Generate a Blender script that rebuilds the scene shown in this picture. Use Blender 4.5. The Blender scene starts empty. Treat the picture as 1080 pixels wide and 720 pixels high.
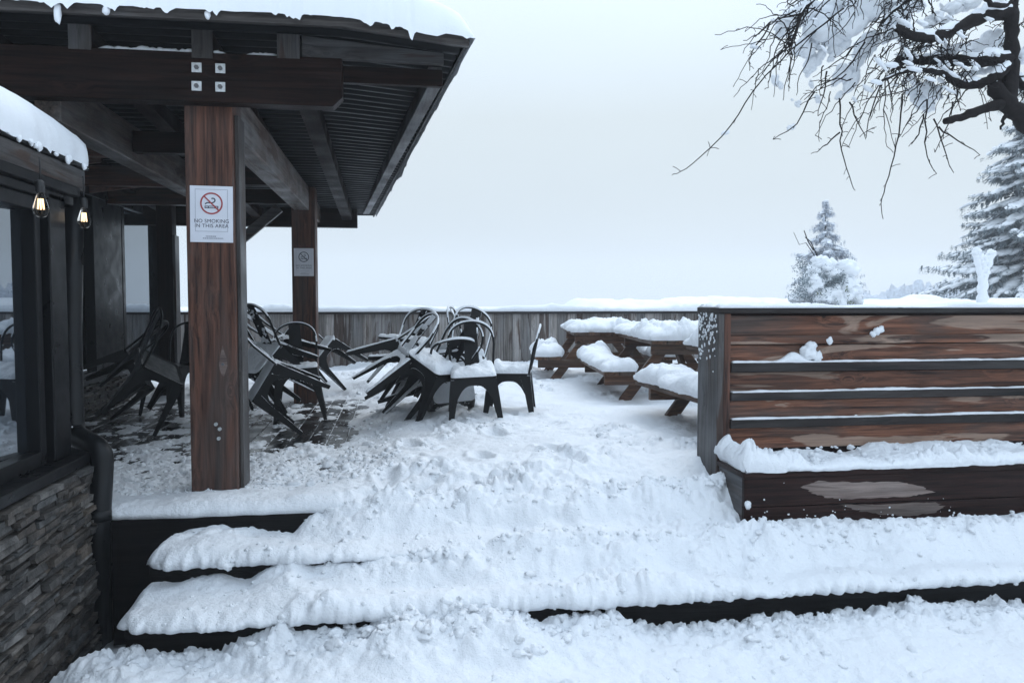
import bpy, bmesh, math, random
import numpy as np
from mathutils import Vector, Matrix, Euler

R = math.radians
rng = random.Random(7)
S = bpy.context.scene
C = S.collection
EYE = 1.05
YAW, PITCH, F = R(8.46), R(2.87), 840.0

# ------------------------------------------------------------------ camera
cd = bpy.data.cameras.new('camera')
cam = bpy.data.objects.new('camera', cd)
C.objects.link(cam)
cam.location = (0, 0, EYE)
cam.rotation_euler = (R(90) - PITCH, 0, -YAW)
cd.sensor_width = 36
cd.lens = 36 * F / 1080
cd.clip_start = 0.05
cd.clip_end = 6000
S.camera = cam
CM = cam.rotation_euler.to_matrix()
CO = Vector((0, 0, EYE))


def ray(px, py):
    return CM @ Vector(((px - 540) / F, (360 - py) / F, -1))


def at_d(px, py, d):
    return CO + ray(px, py) * d


def at_y(px, py, y):
    r = ray(px, py)
    return CO + r * (y / r.y)


def at_z(px, py, z):
    r = ray(px, py)
    return CO + r * ((z - EYE) / r.z)


# ------------------------------------------------------------------ numpy noise
def _h(ix, iy, iz, s):
    n = (ix * 374761393 + iy * 668265263 + iz * 2147483647 + s * 974634777) & 0xFFFFFFFF
    n = ((n ^ (n >> 13)) * 1274126177) & 0xFFFFFFFF
    n = ((n ^ (n >> 15)) * 2246822519) & 0xFFFFFFFF
    n = n ^ (n >> 16)
    return n / 4294967295.0


def vn(x, y, z=0.0, s=0):
    x = np.asarray(x, float); y = np.asarray(y, float)
    z = np.zeros_like(x) + z
    ix = np.floor(x).astype(np.int64); iy = np.floor(y).astype(np.int64); iz = np.floor(z).astype(np.int64)
    fx, fy, fz = x - ix, y - iy, z - iz
    ux = fx ** 3 * (fx * (fx * 6 - 15) + 10); uy = fy ** 3 * (fy * (fy * 6 - 15) + 10); uz = fz ** 3 * (fz * (fz * 6 - 15) + 10)
    out = 0
    for dx in (0, 1):
        for dy in (0, 1):
            for dz in (0, 1):
                w = (ux if dx else 1 - ux) * (uy if dy else 1 - uy) * (uz if dz else 1 - uz)
                out = out + w * _h(ix + dx, iy + dy, iz + dz, s)
    return out * 2 - 1


def fbm(x, y, z=0.0, s=0, o=4, g=0.5):
    a, t, n = 1.0, 0, 0
    f = 1.0
    for i in range(o):
        t = t + a * vn(np.asarray(x) * f, np.asarray(y) * f, np.asarray(z) * f, s + i * 17)
        n += a; a *= g; f *= 2.03
    return t / n


def worley(x, y, s=0):
    ix = np.floor(x).astype(np.int64); iy = np.floor(y).astype(np.int64)
    best = np.full(x.shape, 9.0); rid = np.zeros(x.shape)
    z = np.zeros_like(ix)
    for dx in (-1, 0, 1):
        for dy in (-1, 0, 1):
            cx, cy = ix + dx, iy + dy
            jx = cx + _h(cx, cy, z, s); jy = cy + _h(cx, cy, z + 1, s)
            d = np.hypot(x - jx, y - jy)
            m = d < best
            best = np.where(m, d, best)
            rid = np.where(m, _h(cx, cy, z + 2, s), rid)
    return best, rid


def sst(a, b, x):
    t = np.clip((x - a) / (b - a), 0, 1)
    return t * t * (3 - 2 * t)


def clods(x, y, s, k):
    wx = x + 0.04 * vn(x * 9, y * 9, 0.3, s + 5); wy = y + 0.04 * vn(x * 9, y * 9, 7.3, s + 6)
    f, r = worley(wx * k, wy * k, s)
    rad = 0.3 + 0.45 * r
    return np.sqrt(np.clip(1 - (f / rad) ** 2, 0, 1)) * rad / k


def lumps(x, y, s=0, a=1.0):
    """crumbly trampled snow surface, metres"""
    c = sst(-0.10, 0.35, fbm(x * 1.9, y * 1.9, 0.7, s + 31, 3))
    c2 = sst(-0.25, 0.30, fbm(x * 3.1, y * 3.1, 3.7, s + 37, 3))
    h = 0.034 * fbm(x * 1.9, y * 1.9, 0.1, s, 3) + 0.012 * fbm(x * 6, y * 6, 0.1, s + 60, 3)
    h = h + 0.34 * c * clods(x, y, s + 1, 10) + (0.10 + 0.55 * c * c2) * clods(x, y, s + 2, 19) + (0.05 + 0.65 * c * c2) * clods(x, y, s + 3, 34) + 0.55 * c * c2 * clods(x, y, s + 4, 62)
    h = h + 0.0035 * fbm(x * 34, y * 34, 0.1, s + 70, 3)
    return a * (h - 0.012)


# ------------------------------------------------------------------ mesh helpers
def np_mesh(name, V, Fq, smooth=True):
    me = bpy.data.meshes.new(name)
    V = np.asarray(V, dtype=np.float32).reshape(-1, 3); Fq = np.asarray(Fq, dtype=np.int32)
    k = Fq.shape[1]
    me.vertices.add(len(V)); me.vertices.foreach_set('co', V.ravel())
    me.loops.add(Fq.size); me.loops.foreach_set('vertex_index', Fq.ravel())
    me.polygons.add(len(Fq)); me.polygons.foreach_set('loop_start', np.arange(len(Fq), dtype=np.int32) * k)
    if smooth:
        me.polygons.foreach_set('use_smooth', np.ones(len(Fq), dtype=bool))
    me.update(calc_edges=True)
    me.validate()
    return me


def link(name, me, mat, parent=None):
    o = bpy.data.objects.new(name, me)
    C.objects.link(o)
    if mat is not None:
        me.materials.append(mat)
    if parent:
        o.parent = parent
    return o


def tag(o, label=None, cat=None, group=None, kind=None):
    if label: o['label'] = label
    if cat: o['category'] = cat
    if group: o['group'] = group
    if kind: o['kind'] = kind
    return o


def empty(name, loc=(0, 0, 0), label=None, cat=None, group=None, rot=(0, 0, 0)):
    o = bpy.data.objects.new(name, None)
    C.objects.link(o)
    o.location = loc; o.rotation_euler = rot
    o.empty_display_size = 0.1
    return tag(o, label, cat, group)


def copy_tree(o, parent=None):
    c = o.copy(); C.objects.link(c)
    if parent: c.parent = parent
    for ch in list(o.children):
        if not ch.name.startswith('snow'): copy_tree(ch, c)
    return c


class MB:
    def __init__(s):
        s.v = []; s.f = []; s.r = []; s.sm = []

    def add(s, vs, fs, smooth=False, r=None):
        b = len(s.v); r = rng.random() if r is None else r
        s.v += [tuple(v) for v in vs]
        for f in fs:
            s.f.append([i + b for i in f]); s.r.append(r); s.sm.append(smooth)

    def hexa(s, p, r=None):      # 8 points: bottom 4 ccw, top 4
        s.add(p, [(3, 2, 1, 0), (4, 5, 6, 7), (0, 1, 5, 4), (1, 2, 6, 5), (2, 3, 7, 6), (3, 0, 4, 7)], False, r)

    def box(s, x0, x1, y0, y1, z0, z1, r=None):
        s.hexa([(x0, y0, z0), (x1, y0, z0), (x1, y1, z0), (x0, y1, z0), (x0, y0, z1), (x1, y0, z1), (x1, y1, z1), (x0, y1, z1)], r)

    def obox(s, c, M, sx, sy, sz, r=None):
        c = Vector(c)
        P = [c + M @ Vector((a * sx / 2, b * sy / 2, d * sz / 2)) for d in (-1, 1) for a, b in ((-1, -1), (1, -1), (1, 1), (-1, 1))]
        s.hexa(P, r)

    def bar(s, p0, p1, w, h, up=(0, 0, 1), r=None):
        p0, p1 = Vector(p0), Vector(p1)
        d = (p1 - p0); L = d.length; d.normalize()
        x = d.cross(Vector(up)).normalized(); u = x.cross(d)
        s.obox((p0 + p1) / 2, Matrix((x, d, u)).transposed(), w, L, h, r)

    def tube(s, path, rad, n=8, cap=True, r=None):
        path = [Vector(p) for p in path]
        if not hasattr(rad, '__len__'): rad = [rad] * len(path)
        ref = Vector((0, 0, 1)); vs = []
        d0 = (path[1] - path[0]).normalized()
        x = d0.cross(ref)
        if x.length < 0.1: x = d0.cross(Vector((1, 0, 0)))
        x.normalize()
        for i, p in enumerate(path):
            d = (path[min(i + 1, len(path) - 1)] - path[max(i - 1, 0)]).normalized()
            x = (x - d * x.dot(d)).normalized(); y = d.cross(x)
            for k in range(n):
                a = 2 * math.pi * k / n
                vs.append(p + (x * math.cos(a) + y * math.sin(a)) * rad[i])
        fs = [(i * n + k, i * n + (k + 1) % n, (i + 1) * n + (k + 1) % n, (i + 1) * n + k) for i in range(len(path) - 1) for k in range(n)]
        s.add(vs, fs, True, r)
        if cap:
            b = len(s.v) - len(vs)
            s.f.append([b + k for k in reversed(range(n))]); s.r.append(s.r[-1]); s.sm.append(False)
            m = b + (len(path) - 1) * n
            s.f.append([m + k for k in range(n)]); s.r.append(s.r[-1]); s.sm.append(False)

    def blob(s, c, ax, seed=0, amp=0.25, k=2.0, nu=14, nv=9):
        """lumpy ellipsoid; ax = three axis vectors"""
        u = np.linspace(0, 2 * np.pi, nu, endpoint=False); v = np.linspace(0.0, np.pi, nv + 1)
        U, V = np.meshgrid(u, v)
        X, Y, Z = np.sin(V) * np.cos(U), np.sin(V) * np.sin(U), np.cos(V)
        d = 1 + amp * fbm(X * k + seed * 3.7, Y * k, Z * k, seed, 3)
        c = np.array(c); A = np.array([list(a) for a in ax], dtype=float)
        if np.linalg.det(A) > 0: A[1] = -A[1]
        P = c + (d * X)[..., None] * A[0] + (d * Y)[..., None] * A[1] + (d * Z)[..., None] * A[2]
        P = P.reshape(-1, 3)
        fs = [(i * nu + k2, (i + 1) * nu + k2, (i + 1) * nu + (k2 + 1) % nu, i * nu + (k2 + 1) % nu) for i in range(nv) for k2 in range(nu)]
        s.add(P.tolist(), fs, True)

    def build(s, name, mat, parent=None, bevel=0.0, seg=2):
        me = bpy.data.meshes.new(name)
        me.from_pydata(s.v, [], s.f)
        a = me.attributes.new('rnd', 'FLOAT', 'FACE'); a.data.foreach_set('value', s.r)
        me.polygons.foreach_set('use_smooth', s.sm)
        me.update()
        o = link(name, me, mat, parent)
        if bevel:
            m = o.modifiers.new('bevel', 'BEVEL'); m.width = bevel; m.segments = seg; m.limit_method = 'ANGLE'; m.angle_limit = R(40)
        return o


def sheet(name, X, Y, Z, mat, parent=None):
    n, m = X.shape
    V = np.stack([X, Y, Z], -1).reshape(-1, 3)
    I = np.arange(n * m).reshape(n, m)
    Fq = np.stack([I[:-1, :-1], I[:-1, 1:], I[1:, 1:], I[1:, :-1]], -1).reshape(-1, 4)
    return link(name, np_mesh(name, V, Fq), mat, parent)


_var = []


def _chunks():
    if not _var:
        u = np.linspace(0, 2 * np.pi, 9, endpoint=False); v = np.linspace(0, np.pi, 7)
        U, V = np.meshgrid(u, v); X, Y, Z = np.sin(V) * np.cos(U), np.sin(V) * np.sin(U), np.cos(V)
        for k in range(24):
            d = 1 + 0.85 * fbm(X * 1.9 + k * 5.1, Y * 1.7, Z * 1.7, k, 3)
            _var.append(np.stack([d * X, d * Y, d * Z], -1).reshape(-1, 3))
    return _var


def crumbs(name, P, rad, mat, seed, label=None, parent=None):
    """loose lumps of snow half sunk in the surface at the points P"""
    q = np.random.default_rng(seed); var = np.array(_chunks()); n = len(P)
    T = var[q.integers(0, len(var), n)]
    a = q.uniform(0, 6.28, n); c, s_ = np.cos(a)[:, None], np.sin(a)[:, None]
    sx = q.uniform(0.8, 1.6, (n, 1)); sz = q.uniform(0.6, 1.0, (n, 1))
    X = T[..., 0] * sx * c - T[..., 1] * s_; Y = T[..., 0] * sx * s_ + T[..., 1] * c; Z = T[..., 2] * sz
    P = P.copy(); P[:, 2] -= 0.25 * np.asarray(rad); V = np.stack([X, Y, Z], -1) * np.asarray(rad)[:, None, None] + P[:, None, :]
    m = T.shape[1]; nu = 9
    f = np.array([(i * nu + k, (i + 1) * nu + k, (i + 1) * nu + (k + 1) % nu, i * nu + (k + 1) % nu) for i in range(6) for k in range(nu)])
    Fq = (f[None] + (np.arange(n) * m)[:, None, None]).reshape(-1, 4)
    o = link(name, np_mesh(name, V.reshape(-1, 3), Fq), mat, parent)
    if label: tag(o, label, 'snow', kind='stuff')
    return o


def pick(X, Y, Z, w, n, seed):
    q = np.random.default_rng(seed); w = np.clip(w, 0, None).ravel()
    i = q.choice(w.size, n, p=w / w.sum())
    return np.stack([X.ravel()[i], Y.ravel()[i], Z.ravel()[i]], -1), q


CR = []


def edge_lin(a, b, step, r):
    """coordinates a..b, finer close to both ends"""
    n = max(4, int((b - a) / step))
    c = np.linspace(a, b, n)
    e = r * np.array([0, 0.01, 0.04, 0.09, 0.17, 0.28, 0.42, 0.6, 0.8])
    e = e[e < (b - a) / 2]
    return np.unique(np.round(np.concatenate([a + e, c[(c > a + r) & (c < b - r)], b - e]), 5))


def pad(name, org, ux, uy, a, b, H, mat, parent=None, step=0.02, rad=0.06, rag=0.02, seed=0, lump=1.0, open_back=False, sag=0.0):
    """a pillow of snow lying on the rectangle org + u*ux + v*uy, thickness H (number or f(u,v)); closed below"""
    org, ux, uy = np.array(org, float), np.array(ux, float), np.array(uy, float)
    up = np.cross(ux, uy)
    u = edge_lin(0, a, step, rad); v = edge_lin(0, b, step, rad)
    U, V = np.meshgrid(u, v, indexing='ij')
    d = np.minimum(np.minimum(U, a - U), V if open_back else np.minimum(V, b - V))
    e = np.sqrt(np.clip(1 - (1 - np.clip(d / rad, 0, 1)) ** 2, 0, 1))
    hh = H(U, V) if callable(H) else H + 0 * U
    P0 = org[:2] if abs(up[2]) > 0.5 else org[:2]
    wx = U + org[0] * 1.0 + seed * 11.3; wy = V + org[1]
    z = hh * e + lumps(wx, wy, seed, lump) * e
    # ragged outline: push the border in and out
    w = (1 - np.clip(d / (2.2 * rad), 0, 1))
    rg = rag * (fbm(wx * 8, wy * 8, 2.2, seed + 3, 3) + 0.5 * fbm(wx * 26, wy * 26, 2.2, seed + 4, 2))
    du = np.where(np.minimum(U, a - U) <= np.minimum(V, b - V), np.sign(U - a / 2), 0)
    dv = np.where(du == 0, np.sign(V - b / 2), 0)
    if open_back: dv = np.where(dv > 0, 0, dv)
    U2 = U + du * rg * w; V2 = V + dv * rg * w
    bulge = np.sin(np.pi * e) * 0.25 * np.minimum(hh, 0.12)
    U2 = U2 + du * bulge * w; V2 = V2 + dv * bulge * w
    if sag:
        z = z - sag * (1 - e) * (0.5 + 0.5 * vn(wx * 14, wy * 14, 0, seed + 9))
    P = org + U2[..., None] * ux + V2[..., None] * uy + z[..., None] * up
    n, m = U.shape
    Q = P.reshape(-1, 3)
    I = np.arange(n * m).reshape(n, m)
    Fq = np.stack([I[:-1, :-1], I[1:, :-1], I[1:, 1:], I[:-1, 1:]], -1).reshape(-1, 4)
    ring = np.concatenate([I[:, 0], I[-1, 1:], I[-2::-1, -1], I[0, -2:0:-1]])
    B = Q[ring] - up * 0.002
    cc = B.mean(0)
    nb = len(ring)
    # inner bottom cap as shrinking ring
    V3 = np.concatenate([Q, B, cc[None]])
    b0 = n * m
    j = np.arange(nb); k = (j + 1) % nb
    side = np.stack([ring[j], b0 + j, b0 + k, ring[k]], -1)
    capf = np.stack([b0 + j, np.full(nb, b0 + nb), np.full(nb, b0 + nb), b0 + k], -1)
    me = bpy.data.meshes.new(name)
    faces = np.concatenate([Fq, side]).tolist() + [[int(q[0]), int(q[1]), int(q[3])] for q in capf]
    me.from_pydata(V3.tolist(), [], faces)
    sm = np.ones(len(faces), dtype=bool); sm[len(Fq) + nb:] = False
    me.polygons.foreach_set('use_smooth', sm)
    me.update()
    return link(name, me, mat, parent)


# ------------------------------------------------------------------ materials
def nodes(name):
    m = bpy.data.materials.new(name); m.use_nodes = True
    nt = m.node_tree
    b = nt.nodes['Principled BSDF']

    def N(t, **k):
        n = nt.nodes.new(t)
        for a, v in k.items():
            if a == 'op': n.operation = v
            elif a in n.inputs: n.inputs[a].default_value = v
            else: setattr(n, a, v)
        return n

    def L(a, b_): nt.links.new(a, b_)
    return m, nt, b, N, L


def ramp(N, stops):
    r = N('ShaderNodeValToRGB')
    el = r.color_ramp.elements
    while len(el) > 1: el.remove(el[-1])
    el[0].position = stops[0][0]; el[0].color = (*stops[0][1], 1)
    for p, c in stops[1:]:
        e = el.new(p); e.color = (*c, 1)
    return r


def g(v): return (v, v, v)


def plain(name, col, rough=0.5, metal=0.0, var=0.25, scale=12, bump=0.0, spec=0.5):
    m, nt, b, N, L = nodes(name)
    tc = N('ShaderNodeTexCoord'); no = N('ShaderNodeTexNoise', Scale=scale, Detail=5.0)
    L(tc.outputs['Object'], no.inputs['Vector'])
    r = ramp(N, [(0.3, tuple(c * (1 - var) for c in col)), (0.7, tuple(min(1, c * (1 + var)) for c in col))])
    L(no.outputs['Fac'], r.inputs['Fac']); L(r.outputs['Color'], b.inputs['Base Color'])
    rr = ramp(N, [(0.3, g(max(0, rough - 0.1))), (0.7, g(min(1, rough + 0.12)))])
    L(no.outputs['Fac'], rr.inputs['Fac']); L(rr.outputs['Color'], b.inputs['Roughness'])
    b.inputs['Metallic'].default_value = metal
    b.inputs['Specular IOR Level'].default_value = spec
    if bump:
        n2 = N('ShaderNodeTexNoise', Scale=scale * 5, Detail=4.0); L(tc.outputs['Object'], n2.inputs['Vector'])
        bp = N('ShaderNodeBump', Strength=bump, Distance=0.01); L(n2.outputs['Fac'], bp.inputs['Height']); L(bp.outputs['Normal'], b.inputs['Normal'])
    return m


def snow_mat(name, col=(0.86, 0.885, 0.915), bump=0.65, dist=0.016, sc=60):
    m, nt, b, N, L = nodes(name)
    tc = N('ShaderNodeTexCoord')
    n1 = N('ShaderNodeTexNoise', Scale=sc, Detail=6.0, Roughness=0.65); L(tc.outputs['Object'], n1.inputs['Vector'])
    n2 = N('ShaderNodeTexVoronoi', Scale=sc * 2.2); L(tc.outputs['Object'], n2.inputs['Vector'])
    mx = N('ShaderNodeMath', op='MULTIPLY_ADD'); mx.inputs[1].default_value = -0.10
    L(n2.outputs['Distance'], mx.inputs[0]); L(n1.outputs['Fac'], mx.inputs[2])
    bp = N('ShaderNodeBump', Strength=bump, Distance=dist); L(mx.outputs[0], bp.inputs['Height']); L(bp.outputs['Normal'], b.inputs['Normal'])
    n3 = N('ShaderNodeTexNoise', Scale=2.0, Detail=3.0); L(tc.outputs['Object'], n3.inputs['Vector'])
    r = ramp(N, [(0.3, tuple(c * 0.965 for c in col)), (0.65, col)])
    L(n3.outputs['Fac'], r.inputs['Fac']); L(r.outputs['Color'], b.inputs['Base Color'])
    b.inputs['Roughness'].default_value = 0.62
    b.inputs['Specular IOR Level'].default_value = 0.25
    return m


def wood(name, axis, dark, light, weather=None, wamt=0.5, patch=None, pamt=0.6, rough=0.55, wet=0.0, ring=1.0, snowdust=0.0, vary=0.35, knots=True, bump=0.6, spec=0.24):
    """grain along axis 0/1/2 of the object; weather = greyed colour, patch = worn pale colour"""
    m, nt, b, N, L = nodes(name)
    tc = N('ShaderNodeTexCoord'); at = N('ShaderNodeAttribute', attribute_name='rnd')
    off = N('ShaderNodeVectorMath', op='SCALE'); off.inputs[0].default_value = (17.3, 31.7, 23.1)
    L(at.outputs['Fac'], off.inputs['Scale'])
    ad = N('ShaderNodeVectorMath', op='ADD'); L(tc.outputs['Object'], ad.inputs[0]); L(off.outputs[0], ad.inputs[1])
    # knots bend the grain
    mp = N('ShaderNodeMapping'); sc = [42.0] * 3; sc[axis] = 1.8; mp.inputs['Scale'].default_value = sc
    L(ad.outputs[0], mp.inputs['Vector'])
    kn = N('ShaderNodeMapping'); sc = [5.5] * 3; sc[axis] = 2.6; kn.inputs['Scale'].default_value = sc
    L(ad.outputs[0], kn.inputs['Vector'])
    vo = N('ShaderNodeTexVoronoi', Scale=1.0, Randomness=1.0); L(kn.outputs[0], vo.inputs['Vector'])
    kr = ramp(N, [(0.05, g(1)), (0.16, g(0.25)), (0.34, g(0))]); L(vo.outputs['Distance'], kr.inputs['Fac'])
    wv = N('ShaderNodeVectorMath', op='SCALE'); wv.inputs[0].default_value = (2.4, 2.4, 2.4)
    L(kr.outputs['Color'], wv.inputs['Scale'])
    ad2 = N('ShaderNodeVectorMath', op='ADD'); L(mp.outputs[0], ad2.inputs[0])
    if knots: L(wv.outputs[0], ad2.inputs[1])
    n1 = N('ShaderNodeTexNoise', Scale=1.0, Detail=8.0, Roughness=0.7, Distortion=0.5 * ring); L(ad2.outputs[0], n1.inputs['Vector'])
    r1 = ramp(N, [(0.36, dark), (0.5, tuple((a + c) / 2 for a, c in zip(dark, light))), (0.64, light)])
    L(n1.outputs['Fac'], r1.inputs['Fac'])
    col = r1.outputs['Color']
    mp2 = N('ShaderNodeMapping'); sc = [5.0] * 3; sc[axis] = 1.1; mp2.inputs['Scale'].default_value = sc
    L(ad.outputs[0], mp2.inputs['Vector'])

    def mix(a, bcol, fac):
        x = N('ShaderNodeMix', data_type='RGBA')
        L(fac, x.inputs[0]); L(a, x.inputs[6])
        if isinstance(bcol, tuple): x.inputs[7].default_value = (*bcol, 1)
        else: L(bcol, x.inputs[7])
        return x.outputs[2]

    if weather:
        n2 = N('ShaderNodeTexNoise', Scale=1.0, Detail=5.0, Roughness=0.6, Distortion=0.6); L(mp2.outputs[0], n2.inputs['Vector'])
        f = ramp(N, [(0.62 - 0.35 * wamt, g(0)), (0.8 - 0.3 * wamt, g(0.9))]); L(n2.outputs['Fac'], f.inputs['Fac'])
        wc = N('ShaderNodeMix', data_type='RGBA', blend_type='MULTIPLY'); wc.inputs[0].default_value = 1
        r3 = ramp(N, [(0.3, g(0.55)), (0.65, g(1.15))]); L(n1.outputs['Fac'], r3.inputs['Fac'])
        L(r3.outputs['Color'], wc.inputs[6]); wc.inputs[7].default_value = (*weather, 1)
        col = mix(col, wc.outputs[2], f.outputs['Color'])
    if patch:
        mp3 = N('ShaderNodeMapping'); sc = [9.0] * 3; sc[axis] = 1.0; mp3.inputs['Scale'].default_value = sc; mp3.inputs['Location'].default_value = (4.1, 2.2, 9.7)
        L(ad.outputs[0], mp3.inputs['Vector'])
        n4 = N('ShaderNodeTexNoise', Scale=1.0, Detail=4.0, Roughness=0.55, Distortion=0.8); L(mp3.outputs[0], n4.inputs['Vector'])
        f = ramp(N, [(0.66 - 0.12 * pamt, g(0)), (0.69 - 0.12 * pamt, g(0.8))]); L(n4.outputs['Fac'], f.inputs['Fac'])
        pc = N('ShaderNodeMix', data_type='RGBA', blend_type='MULTIPLY'); pc.inputs[0].default_value = 1
        r4 = ramp(N, [(0.3, g(0.6)), (0.65, g(1.2))]); L(n1.outputs['Fac'], r4.inputs['Fac'])
        L(r4.outputs['Color'], pc.inputs[6]); pc.inputs[7].default_value = (*patch, 1)
        col = mix(col, pc.outputs[2], f.outputs['Color'])
    if knots:
        kr2 = ramp(N, [(0.03, g(0.8)), (0.09, g(0.0))]); L(vo.outputs['Distance'], kr2.inputs['Fac'])
        col = mix(col, tuple(c * 0.35 for c in dark), kr2.outputs['Color'])
    # per-board value
    vr = N('ShaderNodeMapRange'); vr.inputs['To Min'].default_value = 1 - vary; vr.inputs['To Max'].default_value = 1 + vary
    wn = N('ShaderNodeTexWhiteNoise', noise_dimensions='1D'); L(at.outputs['Fac'], wn.inputs['W']); L(wn.outputs['Value'], vr.inputs['Value'])
    hs = N('ShaderNodeHueSaturation'); L(vr.outputs[0], hs.inputs['Value']); L(col, hs.inputs['Color'])
    L(hs.outputs['Color'], b.inputs['Base Color'])
    n5 = N('ShaderNodeTexNoise', Scale=3.0, Detail=4.0); L(ad.outputs[0], n5.inputs['Vector'])
    rr = ramp(N, [(0.35, g(max(0.05, rough - 0.18 - wet))), (0.65, g(min(1, rough + 0.12)))]); L(n5.outputs['Fac'], rr.inputs['Fac'])
    L(rr.outputs['Color'], b.inputs['Roughness'])
    b.inputs['Specular IOR Level'].default_value = spec
    bp = N('ShaderNodeBump', Strength=bump, Distance=0.006); L(n1.outputs['Fac'], bp.inputs['Height']); L(bp.outputs['Normal'], b.inputs['Normal'])
    return m


M = {}
M['snow'] = snow_mat('snow')
M['snow_soft'] = snow_mat('snow_soft', bump=0.35, dist=0.008)
M['snow_tree'] = snow_mat('snow_on_tree', bump=0.3, dist=0.02, sc=20)
POST_D, POST_L = (0.014, 0.0065, 0.005), (0.115, 0.050, 0.032)
GREY = (0.15, 0.155, 0.16)
for i, ax in enumerate('xyz'):
    M['post_' + ax] = wood('stained_timber_' + ax, i, POST_D, POST_L, (0.060, 0.047, 0.042), 0.45, knots=(ax == 'z'))
    M['dark_' + ax] = wood('dark_timber_' + ax, i, dark=(0.003, 0.0018, 0.0016), light=(0.019, 0.0095, 0.0075), weather=(0.010, 0.0085, 0.008), wamt=0.3, spec=0.05)
    M['grey_' + ax] = wood('weathered_timber_' + ax, i, (0.025, 0.021, 0.020), (0.085, 0.076, 0.071), (0.10, 0.102, 0.107), 0.5, patch=(0.05, 0.028, 0.02), pamt=0.4)
    M['slat_' + ax] = wood('bench_timber_' + ax, i, spec=0.2, dark=(0.017, 0.0075, 0.005), light=(0.23, 0.098, 0.058), weather=(0.070, 0.055, 0.048), wamt=0.45, patch=(0.30, 0.215, 0.165), pamt=1.0, rough=0.5, vary=0.3)
    M['ledge_' + ax] = wood('bench_ledge_timber_' + ax, i, (0.007, 0.006, 0.006), (0.030, 0.022, 0.020), (0.04, 0.039, 0.038), 0.35)
    M['box_' + ax] = wood('bench_box_timber_' + ax, i, (0.006, 0.003, 0.0028), (0.034, 0.0155, 0.0125), None, spec=0.1, rough=0.5, vary=0.15)
    M['table_' + ax] = wood('table_timber_' + ax, i, (0.028, 0.014, 0.009), (0.16, 0.082, 0.048), (0.11, 0.082, 0.065), 0.45, vary=0.3)
for i, ax in enumerate('xyz'):
    M['beam_' + ax] = wood('weathered_beam_' + ax, i, (0.03, 0.021, 0.017), (0.15, 0.11, 0.09), (0.17, 0.16, 0.155), 0.5, patch=(0.06, 0.03, 0.02), pamt=0.6)
M['fence'] = wood('fence_boards', 2, (0.085, 0.074, 0.066), (0.29, 0.265, 0.245), (0.27, 0.265, 0.265), 0.5, patch=(0.050, 0.028, 0.020), pamt=0.75, rough=0.7, vary=0.4)
M['deck'] = wood('wet_deck_boards', 1, (0.005, 0.005, 0.0055), (0.030, 0.031, 0.032), None, rough=0.34, wet=0.1, vary=0.3, knots=False, bump=0.15)
def dust(mat, amt, sc):
    nt = mat.node_tree; b = nt.nodes['Principled BSDF']; src = b.inputs['Base Color'].links[0].from_socket
    tc = nt.nodes.new('ShaderNodeTexCoord'); n = nt.nodes.new('ShaderNodeTexNoise'); n.inputs['Scale'].default_value = sc; n.inputs['Detail'].default_value = 8; n.inputs['Roughness'].default_value = 0.75
    nt.links.new(tc.outputs['Object'], n.inputs['Vector'])
    r = nt.nodes.new('ShaderNodeValToRGB'); e = r.color_ramp.elements; e[0].position = 0.60 - amt; e[0].color = (0, 0, 0, 1); e[1].position = 0.74 - amt; e[1].color = (0.75, 0.75, 0.75, 1)
    nt.links.new(n.outputs['Fac'], r.inputs['Fac'])
    x = nt.nodes.new('ShaderNodeMix'); x.data_type = 'RGBA'; x.inputs[7].default_value = (0.72, 0.76, 0.8, 1)
    nt.links.new(r.outputs['Color'], x.inputs[0]); nt.links.new(src, x.inputs[6]); nt.links.new(x.outputs[2], b.inputs['Base Color'])
dust(M['deck'], 0.0, 9.0)
M['riser'] = wood('black_step_boards', 0, (0.002, 0.002, 0.0024), (0.008, 0.007, 0.007), None, spec=0.12, rough=0.6, knots=False)
M['chair'] = plain('chair_metal', (0.005, 0.0052, 0.0058), 0.42, 0.0, 0.3, 25, 0, 0.2)
M['alu'] = plain('dark_window_frame', (0.0045, 0.005, 0.006), 0.35, 0.0, 0.15, 8, 0, 0.16)
M['pipe'] = plain('pipe_metal', (0.005, 0.0055, 0.0065), 0.36, 0.0, 0.2, 10, 0, 0.28)
M['steel'] = plain('galvanised_plate', (0.55, 0.57, 0.58), 0.42, 0.7, 0.2, 60)
M['boltd'] = plain('bolt_head', (0.12, 0.12, 0.125), 0.4, 0.8, 0.2, 60)
M['roofing'] = plain('corrugated_roofing', (0.004, 0.0042, 0.0048), 0.45, 0.0, 0.25, 6, 0, 0.15)
M['paper'] = plain('sign_sheet', (0.70, 0.72, 0.78), 0.35, 0, 0.05, 9)
M['ink'] = plain('sign_black', (0.02, 0.022, 0.045), 0.5, 0, 0.05)
M['inkgrey'] = plain('sign_grey', (0.30, 0.31, 0.36), 0.5, 0, 0.05)
M['red'] = plain('sign_red', (0.36, 0.055, 0.06), 0.5, 0, 0.05)
M['bark'] = plain('bark', (0.016, 0.013, 0.013), 0.85, 0, 0.5, 40, 0.6, 0.2)
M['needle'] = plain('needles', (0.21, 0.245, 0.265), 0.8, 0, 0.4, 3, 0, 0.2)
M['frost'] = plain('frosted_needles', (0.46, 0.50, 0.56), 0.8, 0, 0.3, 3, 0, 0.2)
M['leaf'] = plain('green_leaf', (0.07, 0.10, 0.028), 0.5, 0, 0.4, 30)
M['socket'] = plain('lamp_socket', (0.012, 0.012, 0.013), 0.5)

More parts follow.
